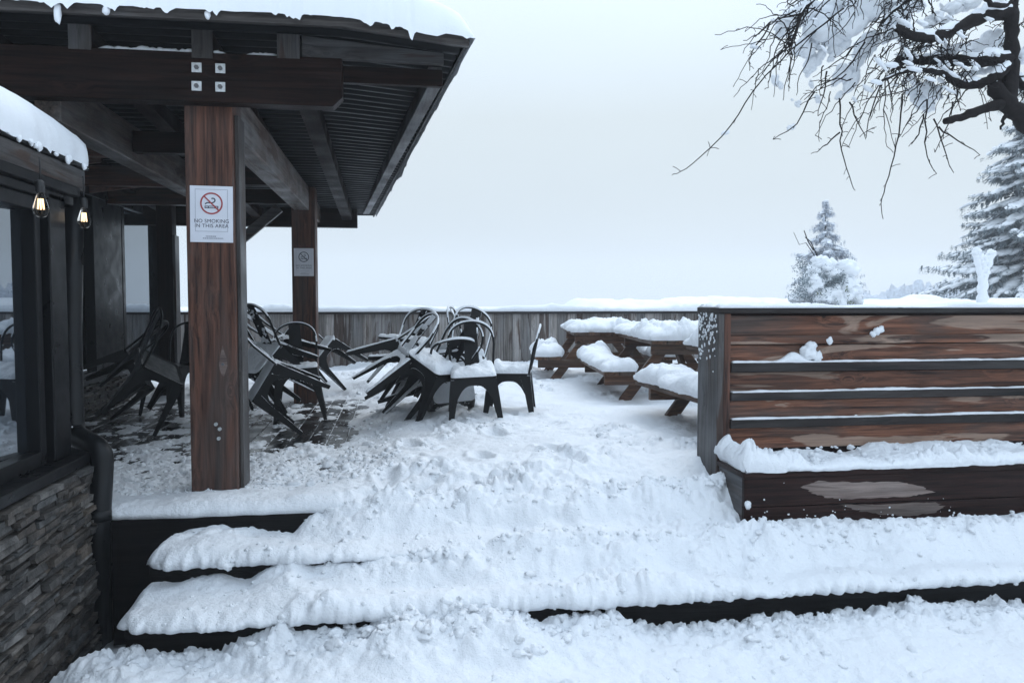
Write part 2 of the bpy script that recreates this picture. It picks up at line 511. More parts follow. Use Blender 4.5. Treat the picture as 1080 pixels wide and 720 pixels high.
# stone with one value per stone
m, nt, b, N, L = nodes('ledge_stone')
tc = N('ShaderNodeTexCoord'); at_ = N('ShaderNodeAttribute', attribute_name='rnd')
n1 = N('ShaderNodeTexNoise', Scale=14.0, Detail=8.0, Roughness=0.65); L(tc.outputs['Object'], n1.inputs['Vector'])
r1 = ramp(N, [(0.0, (0.0275, 0.0263, 0.0263)), (0.35, (0.066, 0.054, 0.045)), (0.6, (0.0688, 0.0713, 0.0725)), (0.85, (0.095, 0.075, 0.058)), (1.0, (0.1625, 0.1562, 0.15))])
L(at_.outputs['Fac'], r1.inputs['Fac'])
mm = N('ShaderNodeMix', data_type='RGBA', blend_type='MULTIPLY'); mm.inputs[0].default_value = 1
r2 = ramp(N, [(0.34, g(0.3)), (0.66, g(1.5))]); L(n1.outputs['Fac'], r2.inputs['Fac'])
L(r1.outputs['Color'], mm.inputs[6]); L(r2.outputs['Color'], mm.inputs[7]); L(mm.outputs[2], b.inputs['Base Color'])
b.inputs['Roughness'].default_value = 0.7
bp = N('ShaderNodeBump', Strength=1.0, Distance=0.03); L(n1.outputs['Fac'], bp.inputs['Height']); L(bp.outputs['Normal'], b.inputs['Normal'])
M['stone'] = m

# dark reflective window glass (a lit room is not seen behind it)
m, nt, b, N, L = nodes('window_glass')
out = nt.nodes['Material Output']
gl = N('ShaderNodeBsdfGlossy', Roughness=0.015); gl.inputs['Color'].default_value = (0.78, 0.84, 0.9, 1)
di = N('ShaderNodeBsdfDiffuse'); di.inputs['Color'].default_value = (0.012, 0.014, 0.017, 1)
fr = N('ShaderNodeFresnel', IOR=1.9)
mr = N('ShaderNodeMapRange'); mr.inputs['To Min'].default_value = 0.22; L(fr.outputs[0], mr.inputs['Value'])
tc = N('ShaderNodeTexCoord'); n1 = N('ShaderNodeTexNoise', Scale=1.2, Detail=1.0); L(tc.outputs['Object'], n1.inputs['Vector'])
bp = N('ShaderNodeBump', Strength=0.05, Distance=0.02); L(n1.outputs['Fac'], bp.inputs['Height']); L(bp.outputs['Normal'], gl.inputs['Normal'])
mx = N('ShaderNodeMixShader'); L(mr.outputs[0], mx.inputs[0]); L(di.outputs[0], mx.inputs[1]); L(gl.outputs[0], mx.inputs[2]); L(mx.outputs[0], out.inputs['Surface'])
M['glass'] = m

m, nt, b, N, L = nodes('bulb_glass')
b.inputs['Base Color'].default_value = (1, 0.93, 0.84, 1); b.inputs['Transmission Weight'].default_value = 1; b.inputs['Roughness'].default_value = 0.03; b.inputs['IOR'].default_value = 1.12
M['bulb'] = m
m, nt, b, N, L = nodes('filament')
b.inputs['Emission Color'].default_value = (1, 0.72, 0.42, 1); b.inputs['Emission Strength'].default_value = 2.5
M['filament'] = m

# ------------------------------------------------------------------ world and sun
W = bpy.data.worlds.new('World'); S.world = W; W.use_nodes = True
nt = W.node_tree
bg = nt.nodes['Background']; bg.inputs['Strength'].default_value = 0.1
sky = nt.nodes.new('ShaderNodeTexSky'); sky.sky_type = 'NISHITA'; sky.sun_disc = False
SUN_EL, SUN_AZ = R(48), R(35)
sky.sun_elevation = SUN_EL; sky.sun_rotation = SUN_AZ; sky.air_density = 1.5; sky.dust_density = 4; sky.altitude = 600
hs = nt.nodes.new('ShaderNodeHueSaturation'); hs.inputs['Saturation'].default_value = 0.3
nt.links.new(sky.outputs[0], hs.inputs['Color'])
tcw = nt.nodes.new('ShaderNodeTexCoord'); sp = nt.nodes.new('ShaderNodeSeparateXYZ'); nt.links.new(tcw.outputs['Generated'], sp.inputs[0])
cr = nt.nodes.new('ShaderNodeValToRGB')
el = cr.color_ramp.elements
SKY = [(0.0, (0.62, 0.71, 0.78)), (0.06, (0.635, 0.72, 0.785)), (0.22, (0.715, 0.81, 0.865)), (0.45, (1.00, 1.20, 1.43)), (1.0, (1.16, 1.42, 1.74))]
el[0].position = 0; el[0].color = (*SKY[0][1], 1); el[1].position = 1; el[1].color = (*SKY[-1][1], 1)
for p, c in SKY[1:-1]:
    e = el.new(p); e.color = (*c, 1)
cl = nt.nodes.new('ShaderNodeTexNoise'); cl.inputs['Scale'].default_value = 2.2; cl.inputs['Detail'].default_value = 3
mpw = nt.nodes.new('ShaderNodeMapping'); mpw.inputs['Scale'].default_value = (1, 1, 3.0)
nt.links.new(tcw.outputs['Generated'], mpw.inputs[0]); nt.links.new(mpw.outputs[0], cl.inputs['Vector'])
nt.links.new(sp.outputs['Z'], cr.inputs['Fac'])
sc_ = nt.nodes.new('ShaderNodeMapRange'); sc_.inputs['To Min'].default_value = 9.3; sc_.inputs['To Max'].default_value = 10.5
nt.links.new(cl.outputs['Fac'], sc_.inputs['Value'])
vm = nt.nodes.new('ShaderNodeVectorMath'); vm.operation = 'SCALE'
nt.links.new(cr.outputs['Color'], vm.inputs[0]); nt.links.new(sc_.outputs[0], vm.inputs['Scale'])
mxw = nt.nodes.new('ShaderNodeMix'); mxw.data_type = 'RGBA'; mxw.inputs[0].default_value = 0.93
nt.links.new(hs.outputs[0], mxw.inputs[6]); nt.links.new(vm.outputs[0], mxw.inputs[7]); nt.links.new(mxw.outputs[2], bg.inputs['Color'])

sl = bpy.data.lights.new('sun', 'SUN'); sl.energy = 0.9; sl.angle = R(40); sl.color = (1, 0.97, 0.93)
so = bpy.data.objects.new('sun', sl); C.objects.link(so)
so.rotation_euler = (R(90) - SUN_EL, 0, math.pi - SUN_AZ)   # shines from azimuth SUN_AZ
dvec = Vector((math.sin(SUN_AZ) * math.cos(SUN_EL), math.cos(SUN_AZ) * math.cos(SUN_EL), math.sin(SUN_EL)))
so.rotation_euler = dvec.to_track_quat('Z', 'Y').to_euler()

S.view_settings.view_transform = 'Standard'; S.view_settings.look = 'None'; S.view_settings.exposure = 0.0; S.view_settings.gamma = 1
S.view_settings.use_curve_mapping = False
S.render.engine = 'CYCLES'
S.cycles.max_bounces = 8; S.cycles.diffuse_bounces = 4; S.cycles.caustics_reflective = False; S.cycles.caustics_refractive = False
S.cycles.use_denoising = True; S.cycles.volume_bounces = 3; S.cycles.volume_max_steps = 64

# ------------------------------------------------------------------ levels
YD, Y2, Y3 = 4.07, 3.71, 3.36       # front edges: deck, middle tread, lowest tread
Z2, Z3, ZG = -0.14, -0.285, -0.445
XS = -1.09                          # left end of the stairs
FY = 12.0                           # fence

# open snowfield to the horizon
gx = np.concatenate([-np.geomspace(255, 3, 40), np.linspace(-2.5, 2.5, 6), np.geomspace(3, 255, 40)])
gy = np.concatenate([np.linspace(-40, 11, 12), np.geomspace(12.5, 255, 60)])
GX, GY = np.meshgrid(gx, gy, indexing='ij')
GZ = -0.62 + 0.0 * GX + 0.05 * fbm(GX * 0.4, GY * 0.4, 0, 3, 3) * sst(13, 20, GY) - 0.02
o = sheet('ground', GX.T, GY.T, GZ.T, M['snow_soft'])
tag(o, 'open snow covered ground reaching away to the pale horizon', 'ground', kind='structure')

# deck of separate boards
mb = MB(); x = -3.3
while x < 8.0:
    mb.box(x, x + 0.134, YD + 0.002, FY - 0.03, -0.04, 0.0)
    x += 0.140
o = mb.build('deck', M['deck'], bevel=0.003, seg=1)
tag(o, 'wet grey timber deck with boards running away to the fence', 'deck', kind='structure')

# stairs: treads and risers
mb = MB()
mb.box(-1.36, 8, YD - 0.03, YD, -0.62, -0.002)
mb.box(XS, 8, Y2, YD - 0.031, Z2 - 0.04, Z2)
mb.box(XS, 8, Y2 + 0.015, Y2 + 0.045, -0.62, Z2 - 0.041)
mb.box(XS, 8, Y3, Y2 + 0.014, Z3 - 0.04, Z3)
mb.box(XS, 8, Y3 + 0.015, Y3 + 0.045, -0.62, Z3 - 0.041)
mb.box(XS, XS + 0.03, Y3 + 0.046, YD - 0.032, -0.62, Z3 - 0.042)
o = mb.build('steps', M['riser'], bevel=0.004)
tag(o, 'broad black timber steps climbing to the deck under thick snow', 'steps', kind='structure')

# ------------------------------------------------------------------ snow on the ground, treads, deck
def visible_fill(x, cuts):
    """0 where the riser shows, 1 where fallen snow hides it; cuts = list of (x, value)"""
    xs, vs = zip(*cuts)
    return np.interp(x, xs, vs)


def tread_snow(name, x0, x1, y0, y1, z, H, fillc, rise, seed, label, step=0.009, edge=None, taper=0.07, lip=lambda u: 0 * u):
    u = np.arange(x0, x1, step); dy = y1 - y0
    v = np.concatenate([[0, 0.002, 0.006, 0.012, 0.02, 0.03], np.arange(0.042, dy, step), [dy]])
    U, V = np.meshgrid(u, v, indexing='ij')
    X = U; Y = y0 + V
    rad = 0.05 + lip(U) * (0.05 + 0.06 * fbm(U * 2.5, V * 0, 0, seed + 51, 3))
    e = np.sqrt(np.clip(1 - (1 - np.clip(V / rad, 0, 1)) ** 2, 0, 1))
    e = e * np.sqrt(np.clip(1 - (1 - np.clip((U - x0) / 0.06, 0, 1)) ** 2, 0, 1))
    fil = visible_fill(U, fillc)
    jag = 0.42 + 0.3 * fbm(U * 3, V * 3, 1.1, seed + 8, 2) + 2.6 * clods(U, V, seed + 9, 7)
    fil = np.clip(fil * (0.55 + 0.9 * jag), 0, 1.15)
    back = sst(dy - 0.26, dy - 0.01, V + 0.05 * fbm(U * 7, V * 7, 0, seed + 2, 3))
    taperx = sst(0, taper, U - x0 + 0.03 * fbm(V * 9, U * 2, 0, seed + 4, 2))
    h = H * (0.75 + 0.35 * fbm(U * 2.3, V * 3, 4.4, seed + 12, 3)) + fil * back * rise
    Z = z - 0.004 + (h + lumps(X, Y, seed, 1.0)) * e * (0.55 + 0.45 * taperx) + (0.4 * clods(U, V, seed + 45, 24) + 0.4 * clods(U, V, seed + 46, 45)) * fil * back * e
    # overhang at the front lip: ragged border
    w = np.clip(1 - V / 0.09, 0, 1)
    Y = Y - w * (0.015 + 0.022 * fbm(U * 6, V * 6, 9, seed + 21, 4) + 0.012 * vn(U * 40, V * 40, 3, seed + 22))
    Y = Y - w * 0.03 * np.sin(np.pi * np.clip(e, 0, 1)) - w * 0.5 * clods(U, V, seed + 44, 22)
    if edge is not None:   # front border eaten away in places
        Y = Y + w * edge(U)
    Y = Y + (1 - V / dy) * 0.11 * np.clip(1 - (U - x0) / 0.15, 0, 1) ** 2
    wgt = fil * sst(dy - 0.16, dy - 0.02, V) * 2.2 + 0.25 * sst(0.25, 0.5, jag) + 0.7 * w * (w < 0.97) + 0.05
    wgt = wgt * (U > x0 + 0.12)
    P_, q_ = pick(X, Y, Z, wgt, 560, seed); CR.append((P_, q_.gamma(1.6, 0.0035, len(P_)) + 0.003))
    # skirt below the lip
    n, m = X.shape
    Xs = np.concatenate([X[:, :1], X], 1); Ys = np.concatenate([Y[:, :1] + 0.05, Y], 1); Zs = np.concatenate([Z[:, :1] - 0.003, Z], 1)
    o = sheet(name, Xs.T, Ys.T, Zs.T, M['snow'])
    return tag(o, label, 'snow', kind='stuff')


tread_snow('step_snow', XS - 0.03, 4.6, Y2 - 0.01, YD + 0.0, Z2, 0.095,
           [(-1.2, 0.0), (-0.5, 0.0), (-0.42, 0.55), (-0.34, 0.75), (-0.08, 0.8), (0.05, 0.95), (0.5, 1.05), (5, 1.05)], 0.165, 11,
           'lumpy snow lying on the upper step below the deck edge', lip=lambda u: sst(-0.5, 0.1, u))
tread_snow('step_snow', XS - 0.05, 4.6, Y3 - 0.01, Y2 + 0.014, Z3, 0.115,
           [(-1.2, 0.0), (-0.95, 0.08), (-0.8, 0.3), (-0.66, 0.15), (-0.55, 0.5), (-0.47, 0.95), (-0.38, 0.45), (-0.2, 0.55), (-0.08, 0.8), (0.55, 0.85), (0.75, 1.0), (5, 1.0)], 0.13, 23,
           'lumpy snow lying on the lowest step above the long dark riser')

# ground in front of the steps
u = np.arange(-1.42, 4.2, 0.009); v = np.concatenate([np.arange(0.6, 2.4, 0.03), np.arange(2.4, Y3 + 0.02, 0.009)])
U, V = np.meshgrid(u, v, indexing='ij')
fil = visible_fill(U, [(-1.2, 0.2), (-0.95, 0.02), (-0.7, 0.12), (-0.5, 0.35), (-0.1, 0.5), (0.0, 0.95), (0.5, 1.0), (0.62, 0.6), (0.95, 0.42), (1.05, 0.12), (1.6, 0.02), (2.2, 0.15), (5, 0.3)])
jag = 0.4 + 0.3 * fbm(U * 3, V * 2, 1.1, 91, 2) + 2.4 * clods(U, V, 93, 8)
back = sst(Y3 - 0.35, Y3 - 0.02, V + 0.06 * fbm(U * 6, V * 6, 0, 92, 3))
Z = ZG + 0.045 + 0.15 * fil * (0.45 + 1.1 * jag) * back + (0.5 * clods(U, V, 94, 13) + 0.6 * clods(U, V, 96, 26) + 0.6 * clods(U, V, 97, 48)) * back + lumps(U, V, 41, 1.1) - 0.02 * sst(0.3, 0.8, U)
Z = Z - 0.16 * (1 - sst(-1.40, -1.17, U + 0.05 * fbm(U * 5, V * 5, 0, 95, 3)))
# trodden hollow at the lower right
tr = np.exp(-(((U - 1.55) / 0.45) ** 2 + ((V - 2.85) / 0.16) ** 2))
Z = Z - tr * (0.05 + 0.05 * np.abs(fbm(U * 11, V * 16, 0, 77, 4)))
wg = (0.3 + fil) * sst(Y3 - 0.20, Y3 - 0.03, V) * 2.5 + 0.5 * sst(0.0, 0.4, fbm(U * 1.9, V * 1.9, 0.7, 72, 3)) + 0.03
wg = wg * (V < Y3 - 0.005) * (V > 2.3) * (U > -1.1)
P_c, q_c = pick(U, V, Z, wg, 900, 41); CR.append((P_c, q_c.gamma(1.6, 0.0045, len(P_c)) + 0.003))
wg = sst(0.5, 0.9, fil) * sst(Y3 - 0.3, Y3 - 0.1, V) * (V < Y3 - 0.03) * (U > -1.0)
P_c, q_c = pick(U, V, Z, wg, 26, 43); CR.append((P_c, q_c.uniform(0.012, 0.035, len(P_c))))
o = sheet('ground_snow', U.T, V.T, Z.T, M['snow'])
tag(o, 'trodden lumpy snow on the ground at the foot of the steps', 'snow', kind='stuff')
# snow in the narrow pit left of the steps
u = np.arange(-1.40, XS + 0.02, 0.012); v = np.arange(Y3 + 0.0, YD - 0.03, 0.012)
U, V = np.meshgrid(u, v, indexing='ij')
Z = ZG + 0.05 - 0.17 * sst(Y3 - 0.0, Y3 + 0.3, V) - 0.17 * (1 - sst(-1.40, -1.2, U)) + lumps(U, V, 41, 1)
sheet('pit_snow', U.T, V.T, Z.T, M['snow'])
tag(bpy.data.objects['pit_snow'], 'snow tailing off into the dark gap beside the steps', 'snow', kind='stuff')

# deck snow: a fan shaped grid, fine near the camera
s_ = np.linspace(-0.85, 1.0, 900); yy = np.concatenate([YD - 0.035 + np.array([0, 0.002, 0.006, 0.012, 0.02, 0.03, 0.04, 0.052]), np.geomspace(YD + 0.03, FY - 0.01, 430)])
SS, YY = np.meshgrid(s_, yy, indexing='ij')
XX = SS * YY
d0 = np.interp(XX[:, :], [-3, -1.2, -0.55, -0.25, 0.2, 0.8, 9], [0.0, 0.004, 0.016, 0.075, 0.115, 0.14, 0.16])
# sheltered strip grows barer towards the middle of the shelter
shel = sst(0.12, -0.42, XX + 0.12 * fbm(XX * 1.3, YY * 1.3, 0, 55, 3) + 0.16 * sst(4.9, 6.3, YY) * 0 ) * sst(4.35, 5.0, YY) * (1 - sst(8.5, 9.2, YY + 0.3 * fbm(XX * 1.5, YY * 1.5, 2, 56, 3)))
front = 1 - sst(4.1, 4.75, YY)
d0 = d0 + front * 0.05 * (XX < 9) + 0.09 * sst(8.5, 9.3, YY) * sst(0.3, -0.3, XX)
patch = 0.8 * fbm(XX * 7, YY * 4.5, 0, 61, 7, 0.7) + 0.02
thin = np.maximum(-0.07, 0.020 * (patch * 2.4 - 0.12 + 0.85 * (1 - sst(4.8, 6.7, YY))))
h = d0 * (1 - shel) + thin * shel
lum = lumps(XX, YY, 71, 1.0) * (0.2 + 0.8 * sst(0.008, 0.05, h)) * np.interp(YY, [4, 7, 12], [1, 1.2, 1.4])
h = h * (1 - sst(-0.4, 0.0, XX) * 0.62 * (1 - sst(4.08, 4.55, YY + 0.12 * fbm(XX * 2.5, YY * 2, 0, 58, 3))))
lum = lum * (1 + 0.7 * sst(4.9, 4.2, YY) * sst(-0.5, 0.0, XX))
# more around the picnic tables
h = h + 0.02 * np.exp(-(((XX - 2.2) / 1.0) ** 2 + ((YY - 6.6) / 1.8) ** 2))
V_ = YY - (YD - 0.035)
radd = 0.05 + sst(-0.45, 0.0, XX) * (0.08 + 0.09 * fbm(XX * 2.2, YY * 0, 0, 57, 3))
e = np.sqrt(np.clip(1 - (1 - np.clip(V_ / radd, 0, 1)) ** 2, 0, 1))
Z = -0.004 + (h + lum) * e
# footprints
fr_ = random.Random(5)
for (fx, fy) in [(0.52, 4.75), (0.95, 4.8), (0.25, 4.6), (0.7, 5.5), (0.1, 5.3), (0.35, 6.1), (0.9, 6.3), (-0.05, 4.45), (0.65, 7.0), (0.3, 7.6), (1.0, 4.5)]:
    a_ = fr_.uniform(-0.4, 0.4)
    dx, dy = XX - fx, YY - fy
    ux_ = dx * math.cos(a_) + dy * math.sin(a_); uy_ = -dx * math.sin(a_) + dy * math.cos(a_)
    q = (ux_ / 0.055) ** 2 + (uy_ / 0.14) ** 2
    Z = Z - 0.05 * np.exp(-q * q) + 0.012 * np.exp(-((np.sqrt(q) - 1.5) / 0.35) ** 2)
Y_ = YY - np.clip(1 - V_ / 0.08, 0, 1) * (0.02 * fbm(XX * 6, YY * 6, 9, 81, 4) + 0.02 * np.sin(np.pi * e))
bord = shel * (1 - shel)
wg = (bord * 3 + 0.9 * shel * (thin > 0.004) * sst(6.4, 5.0, YY) + 0.35 * sst(0.05, 0.4, fbm(XX * 1.9, YY * 1.9, 0.7, 102, 3)) * (1 - shel)) * (YY < 9) * (V_ > 0.03) * (XX > -2.6) / YY
P_c, q_c = pick(XX, YY, np.maximum(Z, 0.0), wg, 3000, 71); CR.append((P_c, q_c.gamma(1.5, 0.005, len(P_c)) + 0.003))
CRP = np.concatenate([p for p, _ in CR]); CRR = np.concatenate([r for _, r in CR])
crumbs('snow_crumbs', CRP, CRR, M['snow'], 5, 'loose crumbs and clods of snow scattered over steps and deck')
Xs = np.concatenate([XX[:, :1], XX], 1); Ys = np.concatenate([Y_[:, :1] + 0.05, Y_], 1); Zs = np.concatenate([Z[:, :1] - 0.003, Z], 1)
o = sheet('deck_snow', Xs.T, Ys.T, Zs.T, M['snow'])
tag(o, 'trampled snow spread over the deck, thinning out under the shelter', 'snow', kind='stuff')

# ------------------------------------------------------------------ fence
fence = empty('board_fence', (0, FY, 0), 'weathered grey board fence along the far edge of the deck, snow on its rail', 'fence')
mb = MB(); x = -9.0; r_ = random.Random(3)
while x < 9.0:
    w = r_.choice((0.138, 0.14, 0.142)); zt = 0.8615
    mb.box(x, x + w - 0.004, r_.uniform(-0.004, 0.004), 0.022 + r_.uniform(-0.003, 0.003), -0.4, zt)
    x += w
mb.build('boards', M['fence'], fence, bevel=0.002, seg=1)
mb = MB(); mb.box(-9, 9, 0.0265, 0.0295, -0.4, 0.861); mb.build('backing', M['dark_x'], fence)
mb = MB(); mb.box(-9, 9, -0.05, 0.09, 0.862, 0.90); mb.build('cap_rail', M['ledge_x'], fence, bevel=0.004)
mb = MB(); mb.box(-9, 9, 0.03, 0.07, 0.3, 0.39); mb.box(-9, 9, 0.03, 0.07, 0.7, 0.79); mb.build('rail', M['grey_x'], fence)
pad('snow', (-9, -0.06, 0.901), (1, 0, 0), (0, 1, 0), 18, 0.16, lambda u, v: 0.085 + 0.035 * fbm(u * 0.8, v, 0, 4, 3) - 0.055 * sst(7.6, 6.4, u), M['snow'], fence, 0.03, 0.04, 0.012, 5, 0.7)

# ------------------------------------------------------------------ bench with a tall slatted back (right)
WX = at_y(757, 400, 4.11).x         # front left arris of the wall
WYF, WYB, WZ = 4.11, 4.40, 0.985
XR = 5.2
bench = empty('slatted_bench', (WX, WYF, 0), 'long timber bench box with a tall red brown slatted back, right of the steps', 'bench')


def bx(mb, x0, x1, y0, y1, z0, z1, **k):
    mb.box(x0 - WX, x1 - WX, y0 - WYF, y1 - WYF, z0, z1, **k)


mb = MB(); bx(mb, WX, WX + 0.035, WYF, WYB, -0.17, WZ); mb.build('end_panel', M['grey_z'], bench, bevel=0.004)
mb = MB(); bx(mb, WX + 0.0355, WX + 0.075, WYF + 0.004, WYF + 0.05, 0.0, WZ); mb.build('corner_post', M['post_z'], bench, bevel=0.004)
mb = MB(); bx(mb, WX - 0.005, XR, WYF - 0.015, WYB + 0.01, WZ + 0.001, WZ + 0.032); mb.build('cap', M['ledge_x'], bench, bevel=0.005)
mb = MB(); bx(mb, WX + 0.08, XR, WYF + 0.06, WYF + 0.10, 0.1, WZ - 0.001); bx(mb, WX + 0.036, XR, WYB - 0.03, WYB, -0.17, WZ - 0.001); mb.build('back_panel', M['box_x'], bench)


def zy(y):   # height on the wall face from its pixel row at x=800
    return at_y(800, y, WYF).z


rows = [(333, 353, 'slat'), (354, 363, 'mid'), (364, 380, 'slat'), (382.5, 392, 'ledge'), (393, 411, 'slat'), (413.5, 422, 'ledge'), (423, 439.5, 'slat'), (442, 451, 'ledge'), (452, 470, 'slat')]
sl_z = []
for (ya, yb, kind) in rows:
    mb = MB(); z0, z1 = zy(yb), zy(ya)
    x0 = WX + 0.076
    xa = x0
    while xa < XR - 0.1:        # boards butt at the odd joint
        xb = min(XR, xa + r_.uniform(2.3, 3.6))
        if kind == 'slat': bx(mb, xa, xb - 0.002, WYF + 0.030, WYF + 0.058, z0 - 0.02, z1 + 0.0)
        elif kind == 'mid': bx(mb, xa, xb - 0.002, WYF + 0.014, WYF + 0.05, z0, z1)
        else: bx(mb, xa, xb - 0.002, WYF - 0.008, WYF + 0.05, z0, z1)
        xa = xb
    mb.build('slat' if kind != 'ledge' else 'ledge', M['slat_x'] if kind == 'slat' else (M['ledge_x'] if kind == 'ledge' else M['slat_x']), bench, bevel=0.003)
    if kind == 'ledge': sl_z.append(z1)
for i, z in enumerate(sl_z):
    pad('snow', (0.085, -0.006, z + 0.001), (1, 0, 0), (0, 1, 0), XR - WX - 0.1, 0.035, lambda u, v, i=i: 0.008 + 0.006 * fbm(u * 6, v, 0, i + 3, 3) + (0.05 * np.exp(-((u - 0.36) / 0.06) ** 2) * (i == 0)), M['snow'], bench, 0.012, 0.012, 0.004, 30 + i, 0.12)
# clumps stuck to the slats
mb = MB()
for (px, py, r) in [(855, 366, 0.036), (852, 373, 0.045), (862, 376, 0.03), (875, 359, 0.02), (925, 349, 0.022), (921, 352, 0.018), (902, 441, 0.018), (929, 347, 0.02)]:
    p = at_y(px, py, WYF + 0.015)
    mb.blob((p.x - WX, p.y - WYF, p.z), ((r, 0, 0), (0, r * 0.7, 0), (0, 0, r)), int(px), 0.5, 2.2)
# frost spatter on the end panel
for i in range(130):
    y = r_.uniform(WYF + 0.01, WYB - 0.01); z = WZ - abs(r_.gauss(0, 0.10)) - 0.005
    if r_.random() < 0.25: z = WZ - r_.uniform(0, 0.28); y = WYB - abs(r_.gauss(0, 0.1))
    if not (WYF < y < WYB): continue
    r = r_.uniform(0.003, 0.010)
    mb.blob((-0.002, y - WYF, z), ((0.003, 0, 0), (0, r, 0), (0, 0, r * r_.uniform(0.6, 1.6))), i, 0.5, 2, 7, 4)
mb.build('snow', M['snow'], bench)['kind'] = 'stuff'
pad('snow', (0.0, -0.02, WZ + 0.032), (1, 0, 0), (0, 1, 0), XR - WX, 0.31, lambda u, v: 0.022 + 0.02 * fbm(u * 2, v * 3, 0, 8, 3), M['snow'], bench, 0.014, 0.03, 0.012, 19, 0.55)

# seat box
BF = 3.78; BX = at_y(785, 530, BF).x; BT = at_y(800, 503, BF).z - 0.005
mb = MB()
zb = -0.165; zm = (BT + zb) / 2 + 0.01
bx(mb, BX, XR, BF, BF + 0.03, zm + 0.002, BT); bx(mb, BX, XR, BF, BF + 0.03, zb, zm - 0.002)
mb.build('front_board', M['box_x'], bench, bevel=0.003)
mb = MB(); bx(mb, BX + 0.002, BX + 0.03, BF + 0.031, WYF - 0.002, zb, BT - 0.001); mb.build('board_or_lit_side', M['grey_y'], bench, bevel=0.003)
mb = MB(); bx(mb, BX - 0.01, XR, BF - 0.012, WYF + 0.028, BT + 0.001, BT + 0.03); mb.build('seat', M['box_x'], bench, bevel=0.005)
mb = MB(); sp_ = random.Random(44)
for i in range(70):
    x_ = sp_.uniform(BX + 0.02, 3.0); z_ = zb + 0.02 + abs(sp_.gauss(0, 0.09)); r_s = abs(sp_.gauss(0, 0.0028)) + 0.0012
    if z_ < BT - 0.02: mb.blob((x_ - WX, BF - WYF - 0.001, z_), ((r_s * sp_.uniform(.8, 1.6), 0, 0), (0, r_s * 0.6, 0), (0, 0, r_s)), i, 0.5, 2, 7, 5)
mb.blob((BX - WX + 0.015, BF - WYF - 0.01, 0.02), ((0.018, 0, 0), (0, 0.014, 0), (0, 0, 0.022)), 3, 0.6, 2, 10, 8)
mb.build('snow', M['snow'], bench)['kind'] = 'stuff'
# pale worn patch on the front boards
P = []
r2 = random.Random(2)
def worn(mbp, cx, cz, a, bz, n=46):
    pts = []
    for i in range(n):
        t = 2 * math.pi * i / n
        q = 1 + 0.10 * math.sin(3 * t + 1) + 0.08 * math.sin(7 * t) + r2.uniform(-0.05, 0.05)
        pts.append((cx + a * q * math.cos(t), BF - WYF - 0.0015, cz + bz * q * math.sin(t) * (1 - 0.35 * math.cos(t))))
    mbp.add(pts + [(cx, BF - WYF - 0.0015, cz)], [(i, (i + 1) % n, n) for i in range(n)])
mb = MB()
def worn_px(pts):
    P2 = [at_y(x_, y_, BF) for x_, y_ in pts]; out = []
    for k in range(len(P2)):
        a_, b_ = P2[k], P2[(k + 1) % len(P2)]
        for q_ in range(7):
            t_ = q_ / 7; out.append((a_.x + (b_.x - a_.x) * t_ - WX + r2.uniform(-.016, .016), BF - WYF - 0.0015, a_.z + (b_.z - a_.z) * t_ + r2.uniform(-.0030, .0030)))
    cx_ = sum(p[0] for p in out) / len(out); cz_ = sum(p[2] for p in out) / len(out)
    n_ = len(out); mb.add(out + [(cx_, BF - WYF - 0.0015, cz_)], [((k + 1) % n_, k, n_) for k in range(n_)])
worn_px([(846, 512), (862, 507), (900, 508), (948, 508), (972, 513), (984, 519), (958, 523), (925, 525), (892, 526), (868, 524), (853, 518)])
worn_px([(886, 532), (920, 531.5), (960, 530), (985, 529), (997, 534), (988, 540), (958, 544), (928, 542), (905, 538)])
M['worn'] = wood('bare_worn_timber', 0, (0.075, 0.055, 0.048), (0.22, 0.165, 0.145), (0.20, 0.165, 0.15), 0.4, rough=0.6, knots=False)
mb.build('worn_patch', M['worn'], bench)
pad('snow', (BX - WX + 0.0, BF - WYF - 0.015, BT + 0.03), (1, 0, 0), (0, 1, 0), XR - BX - 0.02, WYF - BF + 0.05,
    lambda u, v: 0.055 + 0.02 * fbm(u * 2.5, v * 4, 0, 15, 3) + 0.055 * sst(0.15, 0.3, v) * (0.55 + 0.45 * fbm(u * 5, v, 0, 16, 3)) + 0.05 * np.exp(-((u - 0.02) / 0.1) ** 2), M['snow'], bench, 0.009, 0.045, 0.022, 17, 1.9)
qq = np.random.default_rng(8); nn = 420
uu = qq.uniform(0.02, 2.0, nn); vv = np.where(qq.random(nn) < 0.6, np.abs(qq.normal(0, 0.05, nn)) + 0.015, qq.uniform(0.02, 0.32, nn))
crumbs('snow', np.stack([BX - WX + uu, BF - WYF - 0.015 + vv, BT + 0.03 + 0.036 + 0.03 * sst(0.12, 0.28, vv) + qq.uniform(-0.012, 0.004, nn)], -1), np.abs(qq.normal(0, 0.008, nn)) + 0.004, M['snow'], 9, None, bench)['kind'] = 'stuff'

# ------------------------------------------------------------------ shelter (left)
PY1 = 4.49
xa, xb = at_y(197.5, 300, PY1).x, at_y(248, 300, PY1).x
PW = xb - xa
PY2 = 8.42
xc2, xd2 = at_y(308.5, 330, PY2).x, at_y(333.5, 330, PY2).x
sh = empty('timber_shelter', (xa, PY1, 0), 'open timber patio shelter on red brown posts with a thick snow load on its roof', 'shelter')


def sbox(name, x0, x1, y0, y1, z0, z1, mat, bev=0.006, parent=None):
    mb = MB(); mb.box(x0 - xa, x1 - xa, y0 - PY1, y1 - PY1, z0, z1)
    return mb.build(name, mat, parent or sh, bevel=bev)


def sbar(name, p0, p1, w, h, mat, bev=0.005):
    o = Vector((xa, PY1, 0)); mb = MB(); mb.bar(Vector(p0) - o, Vector(p1) - o, w, h)
    return mb.build(name, mat, sh, bevel=bev)


